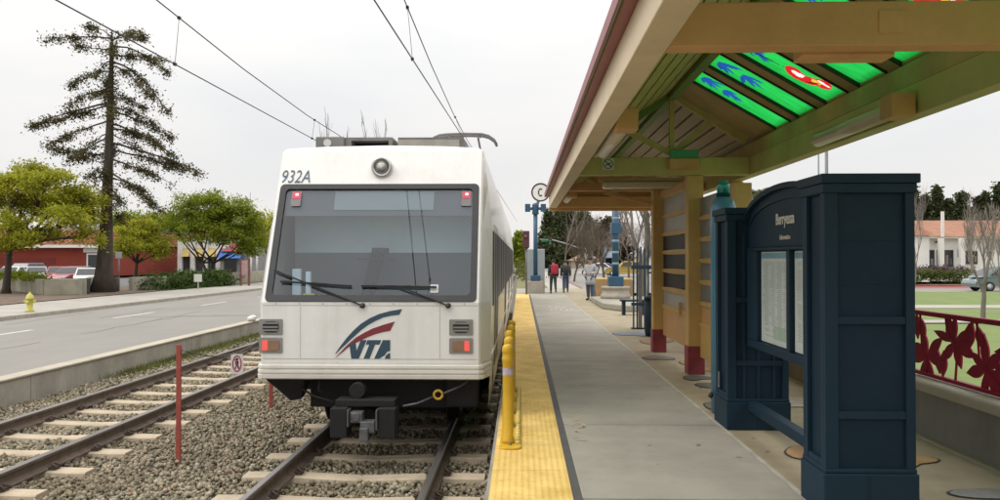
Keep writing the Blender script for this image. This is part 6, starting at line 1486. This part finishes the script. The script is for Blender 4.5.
pack('bright red bag on the back of the left walker', jred, P1.x + .05, 37.6 - .21, 1.17, .36, .50, .2, 0, jred)
pack('dark bag on the back of the right walker', jol, P2.x, 38.8 - .2, 1.14, .34, .46, .18, 0, jblk)

# ================================================================ TREES AND STREET BEYOND THE PLATFORM
bare('bare_tree', 'slender bare tree on the platform beside the person in grey', (at(594.5, 300, 33).x, 33, 0), 4.6, .085, .55, 6, 3, seed=4, m2=twig_b)
bare('bare_tree', 'stout bare tree with a forked trunk behind the blue picket screen', (at(642, 290, 38).x, 38, -.1), 7.0, .26, .55, 6, 3, seed=9, m2=twig_p, trunk=.35)
def evergreen(label, px, Y, hpx, wpx, lm=dkg, z=-.2, group='evergreens beyond the platform', n=170, shape='cone'):
    g = at(px, 265, Y); H = EYE + (259 - hpx) / F * Y - z; Wd = wpx / F * Y / 2; t = thing('evergreen_tree', label, 'tree', (g.x, Y, z), group=group)
    C = []; 
    for k in range(n):
        q = random.random() ** (1.5 if shape == 'cone' else .8); zz = z + H * (.02 + .98 * q); rmax = Wd * ((1 - q) ** .9 * 1.15 if shape == 'cone' else math.sqrt(max(.05, 1 - (2 * q - .9) ** 2 * .95))); a = random.uniform(0, 2 * pi); r_ = rmax * random.uniform(.2, 1.0)
        c = Vector((g.x + r_ * math.cos(a), Y + r_ * math.sin(a), zz)); sp = Wd * .16
        for j in range(30): C.append(c + Vector((random.gauss(0, sp), random.gauss(0, sp), random.gauss(0, sp * .8))))
    MB().tube([(g.x, Y, z - .1), (g.x, Y, z + H * .9)], [Wd * .09 + .08, .03], 7).build('trunk', bark_d, t); V, Fq = leaves(C, max(.15, Y * .0026)); np_obj('crown', V, Fq, lm, t); return t
evergreen('dark evergreen at the far left behind the totem disc', 548, 160, 212, 26); evergreen('broad dark evergreen behind the two walkers', 566, 170, 204, 34, n=260, shape='round'); evergreen('low green tree beyond the tram side', 519, 150, 233, 15, mdg, shape='round'); evergreen('tall dark evergreen between the walkers and grey coat', 582, 180, 214, 30, n=220, shape='round')
evergreen('dense dark tree behind the bare trees under the shelter roof', 611, 165, 222, 40, leafmat('leaf_umber', (.06, .052, .038), (.11, .09, .06), .2), n=320, shape='round')
for i, (px, Y, top, r, sp, m2, lab) in enumerate([(592, 62, 206, .10, .75, twig_b, 'brown bare tree left of the dense dark tree'), (604, 70, 204, .12, .8, twig_b, 'wide brown bare tree behind the blue totem'), (574, 66, 214, .09, .75, twig_b, 'brown bare tree behind the right walker'), (628, 58, 206, .10, .7, twig_p, 'pale bare tree right of the blue totem'), (655, 64, 205, .10, .7, twig_p, 'pale bare tree behind the far shelter post')]):
    H = EYE + (259 - top) / F * Y + .3; bare('bare_tree', lab, (at(px, 265, Y).x, Y, -.2), H * 1.05, r, sp, 7, 3, seed=20 + i, m1=twig_b, m2=m2, group='bare trees beyond the platform', up=.25, trunk=.3)
# bare treetops seen over the tram roof
for i, (px, top) in enumerate(((336, 112), (371, 108), (384, 118))):
    Y = 46; H = EYE + (259 - top) / F * Y + .3; bare('bare_tree', ['thin pale treetop over the left of the tram roof', 'tallest thin treetop over the tram roof', 'thin treetop over the tram roof, right of the tallest'][i], (at(px, 265, Y).x, Y, -.3), H * .98, .07, .28, 5, 3, seed=40 + i, m2=twig_p, group='bare treetops over the tram', up=.8, trunk=.45, shrink=.6)
bare('bare_tree', 'bare twigs of a tree rising left of the cream eave beam', (at(566, 265, 48).x, 48, -.1), 7.2, .06, .6, 6, 3, seed=51, m2=twig_p, trunk=.4)
# signal mast arm
Y = 140; t = thing('traffic_signal', 'traffic signal mast arm with a green street sign over the far junction', 'traffic signal', (at(586, 262, Y).x, Y, -.27))
xp = at(586, 262, Y).x; P = [(xp, Y, 3.2), (at(581, 0, Y).x, Y, 3.5), (at(566, 0, Y).x, Y, 4.4), (at(552, 0, Y).x, Y, 5.1), (at(540, 0, Y).x, Y, 5.2)]
MB().tube([(xp, Y, -.27), (xp, Y, 3.6)], .16, 8).build('pole', mat('mast_grey', (.35, .36, .36), .5, metal=.4), t); MB().tube(P, .12, 8).build('mast_arm', mat('mast_grey', (.35, .36, .36)), t)
xs = at(550, 0, Y).x
for px, z in ((550, 4.9), (582, 2.9)):
    xs = at(px, 0, Y).x; hh = MB().box(xs - .28, xs + .28, Y - .35, Y - .1, z - .75, z + .65).build('signal_head', mat('signal_black', (.02, .03, .025), .5), t, bevel=.05)
    for k, (nm, c) in enumerate((('red_lens', (.12, .01, .01)), ('amber_lens', (.14, .08, .01)), ('green_lens', (.01, .3, .15)))): MB().lathe([(0, -.03), (.16, -.03), (.17, .02), (0, .02)], (xs, Y - .36, z + .4 - .42 * k), 12, axis='Y').build(nm, mat('lens_' + nm, c, .3), hh)
x0, x1 = at(541, 0, Y).x, at(548.5, 0, Y).x; MB().box(x0, x1, Y - .1, Y - .04, 4.75, 5.3).build('street_sign', mat('sign_green', (.02, .18, .10), .5), t)
# far houses and stalls beyond the junction
def house(label, px0, px1, Y, zw, zr_, wallm, roofm, name='house', z=-.25):
    xl, xr = at(px0, 265, Y).x, at(px1, 265, Y).x; t = thing(name, label, 'house', ((xl + xr) / 2, Y, z)); MB().box(xl, xr, Y, Y + 10, z, zw).build('wall', wallm, t)
    b = MB(); m_ = (xl + xr) / 2; b.add([(xl - .5, Y - .5, zw), (xr + .5, Y - .5, zw), (xr + .5, Y + 10.5, zw), (xl - .5, Y + 10.5, zw), (m_, Y + 4, zr_), (m_, Y + 6, zr_)], [(0, 1, 4), (1, 2, 5, 4), (2, 3, 5), (3, 0, 4, 5)]); b.build('roof', roofm, t)
    n = max(1, int((xr - xl) / 3))
    for k in range(n): c = xl + (xr - xl) * (k + .5) / n; f_ = MB().box(c - .7, c + .7, Y - .06, Y - .004, .6, 1.9).build('window', wht, t); MB().box(c - .6, c + .6, Y - .09, Y - .062, .7, 1.8).build('pane', shd, f_)
tanr = mat('roof_tan', (.36, .24, .14), .85, var=.2, scale=1); bei = mat('wall_beige', (.48, .40, .31), .85, var=.15)
house('tan roofed house beyond the junction behind the right walker', 571, 602, 160, 1.3, 3.1, bei, tanr); house('beige house behind the blue totem', 606, 640, 170, 1.9, 3.6, bei, mat('roof_grey', (.25, .24, .24), .8)); house('low grey house beyond the far picket screen', 641, 668, 150, 2.1, 3.8, wht, tanr)
house('pale house far behind the two walkers', 532, 560, 175, 2.0, 4.2, bei, mat('roof_grey', (.25, .24, .24)))
Y = 100; g = at(609, 252, Y); t = thing('billboard', 'blue and white billboard left of the blue totem', 'sign', (g.x, Y, -.25)); MB().box(g.x - .8, g.x + .9, Y, Y + .1, g.z - .75, g.z + .6).build('panel', mat('billboard_blue', (.12, .24, .45), .5, var=.4, scale=1.3, col2=(.6, .62, .64)), t)
for dx in (-.5, .6): MB().tube([(g.x + dx, Y + .15, -.25), (g.x + dx, Y + .15, g.z)], .06, 6).build('post', steelg, t)
shrub('roadside_bush', 'low brown green bushes along the far verge beside the tram', [(.6, 70, .2, .8, 14, .7), (.2, 92, .4, .9, 10, 1.0)], 150, 18, .3, .12, leafmat('leaf_olive', (.08, .10, .03), (.16, .16, .05), .3), (.5, 80, -.1), 'bush')
for x_, y_ in ((5.0, 52), (9.5, 66), (14, 80)):
    pass
# ================================================================ RIGHT-HAND STREET
TR2 = mat('roof_terracotta', (.36, .17, .10), .85, var=.35, scale=1.2, bump=.4, bscale=8)
Y = 76; zg = -.45; xl, xr = at(880, 260, Y).x, at(1120, 260, Y).x
t = thing('white_building', 'white rendered building with a terracotta tiled roof across the lawn', 'building', ((xl + xr) / 2, Y, zg))
zw = at(950, 237, Y).z; zr2 = at(950, 220, Y + 6).z
MB().box(xl, xr, Y, Y + 14, zg, zw).build('wall', wht, t)
MB().box(xl - .2, xr + .2, Y - .5, Y + .4, zw - .16, zw + .06).build('eave', mat('eave_cream', (.6, .55, .46), .8), t)
MB().add([(xl, Y - .55, zw + .06), (xr, Y - .55, zw + .06), (xr, Y + 7, zr2), (xl + 2.4, Y + 7, zr2), (xr, Y + 14.5, zw), (xl, Y + 14.5, zw)], [(0, 1, 2, 3), (3, 2, 4, 5), (0, 3, 5)]).build('roof', TR2, t)
x0, x1 = at(893, 260, Y).x, at(916, 228, Y).x; zt = at(914, 216, Y).z
MB().box(x0, x1 - .3, Y - 3, Y - .51, zg, zw + .1).build('wing_wall', wht, t); MB().add([(x0 - .3, Y - 3.3, zw + .1), (x1, Y - 3.3, zw + .1), (x1, Y + 3, zw + .3), (x0 - .3, Y + 3, zw + .3), ((x0 + x1) / 2 - .9, Y - 1, zt), ((x0 + x1) / 2 - .9, Y + 2, zt)], [(0, 1, 4), (1, 2, 5, 4), (2, 3, 5), (3, 0, 4, 5)]).build('wing_roof', TR2, t)
def win(p0, p1, q0, q1, Y, panes, yoff=0):
    x0, x1 = at(p0, 260, Y).x, at(p1, 260, Y).x; z1, z0 = at(940, q0, Y).z, at(940, q1, Y).z
    f_ = MB().ring([(x0, z0), (x1, z0), (x1, z1), (x0, z1)], [(x0 + .1, z0 + .1), (x1 - .1, z0 + .1), (x1 - .1, z1 - .1), (x0 + .1, z1 - .1)], lambda a, c, q: (a, Y - yoff - q, c), .004, .1).build('window', mat('frame_dark', (.05, .05, .05), .5), t)
    MB().box(x0 + .1, x1 - .1, Y - yoff - .05, Y - yoff - .004, z0 + .1, z1 - .1).build('pane', shd, f_)
    b = MB(); w_ = (x1 - x0) / 4
    for k in range(1, 4): b.box(x0 + w_ * k - .04, x0 + w_ * k + .04, Y - yoff - .09, Y - yoff - .051, z0 + .1, z1 - .1)
    b.build('mullion', mat('frame_dark', (.05, .05, .05)), f_)
    for k, c in enumerate(panes):
        b = MB(); a = x0 + w_ * (k + .15); b.box(a, a + w_ * .6, Y - yoff - .07, Y - yoff - .052, z0 + .2, z0 + (z1 - z0) * random.uniform(.45, .7)); b.build('window_poster', mat('poster_tint_%d%d' % (p0, k), c, .6), f_)
win(917, 934, 250, 267, Y, [(.1, .16, .28), (.2, .26, .27), (.05, .15, .18), (.26, .28, .3)]); win(937, 953, 250, 267, Y, [(.06, .06, .06), (.3, .15, .12), (.28, .22, .2), (.08, .1, .12)]); win(964, 977, 251, 264, Y, [(.2, .12, .25), (.35, .2, .3), (.5, .35, .08), (.3, .25, .2)])
for px in (935.5, 956): xx = at(px, 260, Y).x; MB().box(xx - .22, xx + .22, Y - 1.2, Y - .8, zg, zw - .17).build('column', wht, t, bevel=.02)
xx = at(938, 212, Y).x; MB().box(xx - .12, xx + .12, Y - .9, Y - .7, zw, at(938, 212, Y).z).build('white_flue', wht, t)
xx = at(961, 253, Y).x; MB().box(xx - .3, xx + .3, Y - .08, Y - .004, at(961, 257, Y).z, at(961, 249, Y).z).build('blue_plaque', mat('plaque_blue', (.08, .16, .34), .6), t)
xx = at(935, 242, Y).x; MB().lathe([(0, 0), (.16, .02), (.16, .16), (0, .2)], (xx, Y - .3, at(935, 243, Y).z), 10).build('wall_lamp', dark_t, t)
shl = []
for k in range(15): px = 906 + k * 5.4; g = at(px, 280, 65.5); shl.append((g.x, 65.5, .1 + random.uniform(-.1, .1), .65, .7, random.uniform(.42, .62)))
shrub('green_hedge', 'clipped green shrubs along the red kerb before the white building', shl, 240, 22, .18, .085, leafmat('leaf_hedge', (.07, .10, .03), (.16, .18, .06), .3), (shl[7][0], 65.5, -.38), 'hedge')
shl2 = [(a, 67.2, b_ + .45, c, d, .45) for a, _, b_, c, d, _ in shl]
shrub('purple_hedge', 'taller dull purple flowering shrubs behind the green hedge', shl2, 200, 22, .2, .085, leafmat('leaf_mauve', (.10, .07, .09), (.22, .15, .18), .3), (shl[7][0], 67.2, -.38), 'hedge')
bare('bare_tree', 'young bare tree with upright forking stems on the lawn before the minivan', (at(983, 320, 25).x, 25, -.33), 6.0, .085, .42, 6, 3, seed=63, m2=twig_p, up=.6, trunk=.22)
bare('bare_tree', 'bare tree on the lawn at the right edge beside the minivan', (at(1004, 320, 30).x, 30, -.33), 5.2, .065, .4, 6, 3, seed=66, m2=twig_p, up=.6, trunk=.25)
for i, (px, top, Y) in enumerate(((914, 163, 58), (972, 182, 58), (845, 168, 50))):
    H = EYE + (259 - top) / F * Y + .4; bare('bare_tree', ['tall thin bare tree just right of the kiosk top', 'thin bare tree before the conifers, behind the young bare tree', 'bare twigs rising above the kiosk top'][i], (at(px, 265, Y).x, Y, -.45), H * .98, .06, .4, 6, 3, seed=70 + i, m2=twig_p, up=.7, trunk=.3)
cons = [(914, 188, 15), (926, 197, 13), (938, 189, 14), (948, 203, 16), (962, 196, 20), (978, 199, 12), (986, 195, 12), (1000, 186, 20), (1016, 190, 20)]
wd = ['dark conifer just right of the kiosk edge', 'second conifer right of the kiosk', 'pointed conifer above the white flue', 'low conifer right of the white flue', 'wide conifer behind the young bare tree', 'narrow conifer right of the young bare tree', 'conifer left of the tall edge conifer', 'tall dense conifer at the right edge', 'conifer at the extreme right edge']
for (px, top, wp), lab in zip(cons, wd): evergreen(lab, px, 112, top, wp * 1.7, z=-.45, group='conifers behind the white building', n=240)
# palm top and pole behind the kiosk
Y = 40; g = at(757, 193, Y); t = thing('palm_tree', 'palm with drooping fronds seen over the kiosk board', 'tree', (g.x, Y, -.35)); MB().tube([(g.x, Y, -.4), (g.x + .1, Y, 2.5), (g.x, Y, g.z)], [.28, .2, .18], 10).build('trunk', bark_g, t)
V = []; 
for k in range(34):
    a = random.uniform(0, 2 * pi); up = random.uniform(-.3, 1.0); L_ = random.uniform(.9, 1.3); P = []
    for q in range(8):
        s_ = q / 7; P.append(Vector((g.x, Y, g.z)) + Vector((math.cos(a) * L_ * s_, math.sin(a) * L_ * s_, up * L_ * s_ - 1.0 * L_ * s_ * s_)))
    for q in range(7):
        for w_ in range(3):
            p_ = P[q].lerp(P[q + 1], w_ / 3); d = (P[q + 1] - P[q]).normalized(); sd = d.cross(Vector((0, 0, 1))).normalized()
            for s2 in (-1, 1): tip = p_ + (sd * s2 * .24 + d * .18 + Vector((0, 0, -.10))) * (1 - .35 * q / 7); V += [p_ - d * .02, p_ + d * .02, tip + d * .01, tip]
V = np.array([tuple(v) for v in V]); np_obj('crown', V, np.arange(len(V)).reshape(-1, 4), leafmat('frond', (.05, .07, .025), (.12, .13, .05), .25), t)
for px, Y, r, top, lab in ((827, 30, .07, 120, 'grey lamp pole rising behind the kiosk top'), (819, 34, .035, 120, 'thinner pole left of the grey lamp pole')):
    g = at(px, 260, Y); t = thing('lamp_pole', lab, 'pole', (g.x, Y, -.35)); zt = EYE + (259 - top) / F * Y; MB().tube([(g.x, Y, -.4), (g.x, Y, zt)], [r, r * .8], 10).build('shaft', steelg, t)
    if r > .05: MB().tube([(g.x, Y, zt - .1), (g.x + .5, Y, zt + .15), (g.x + 1.1, Y, zt + .2)], .04, 8).build('lamp_arm', steelg, t); MB().box(g.x + 1.0, g.x + 1.5, Y - .1, Y + .1, zt + .15, zt + .25).build('lamp_head', steelg, t, bevel=.03)
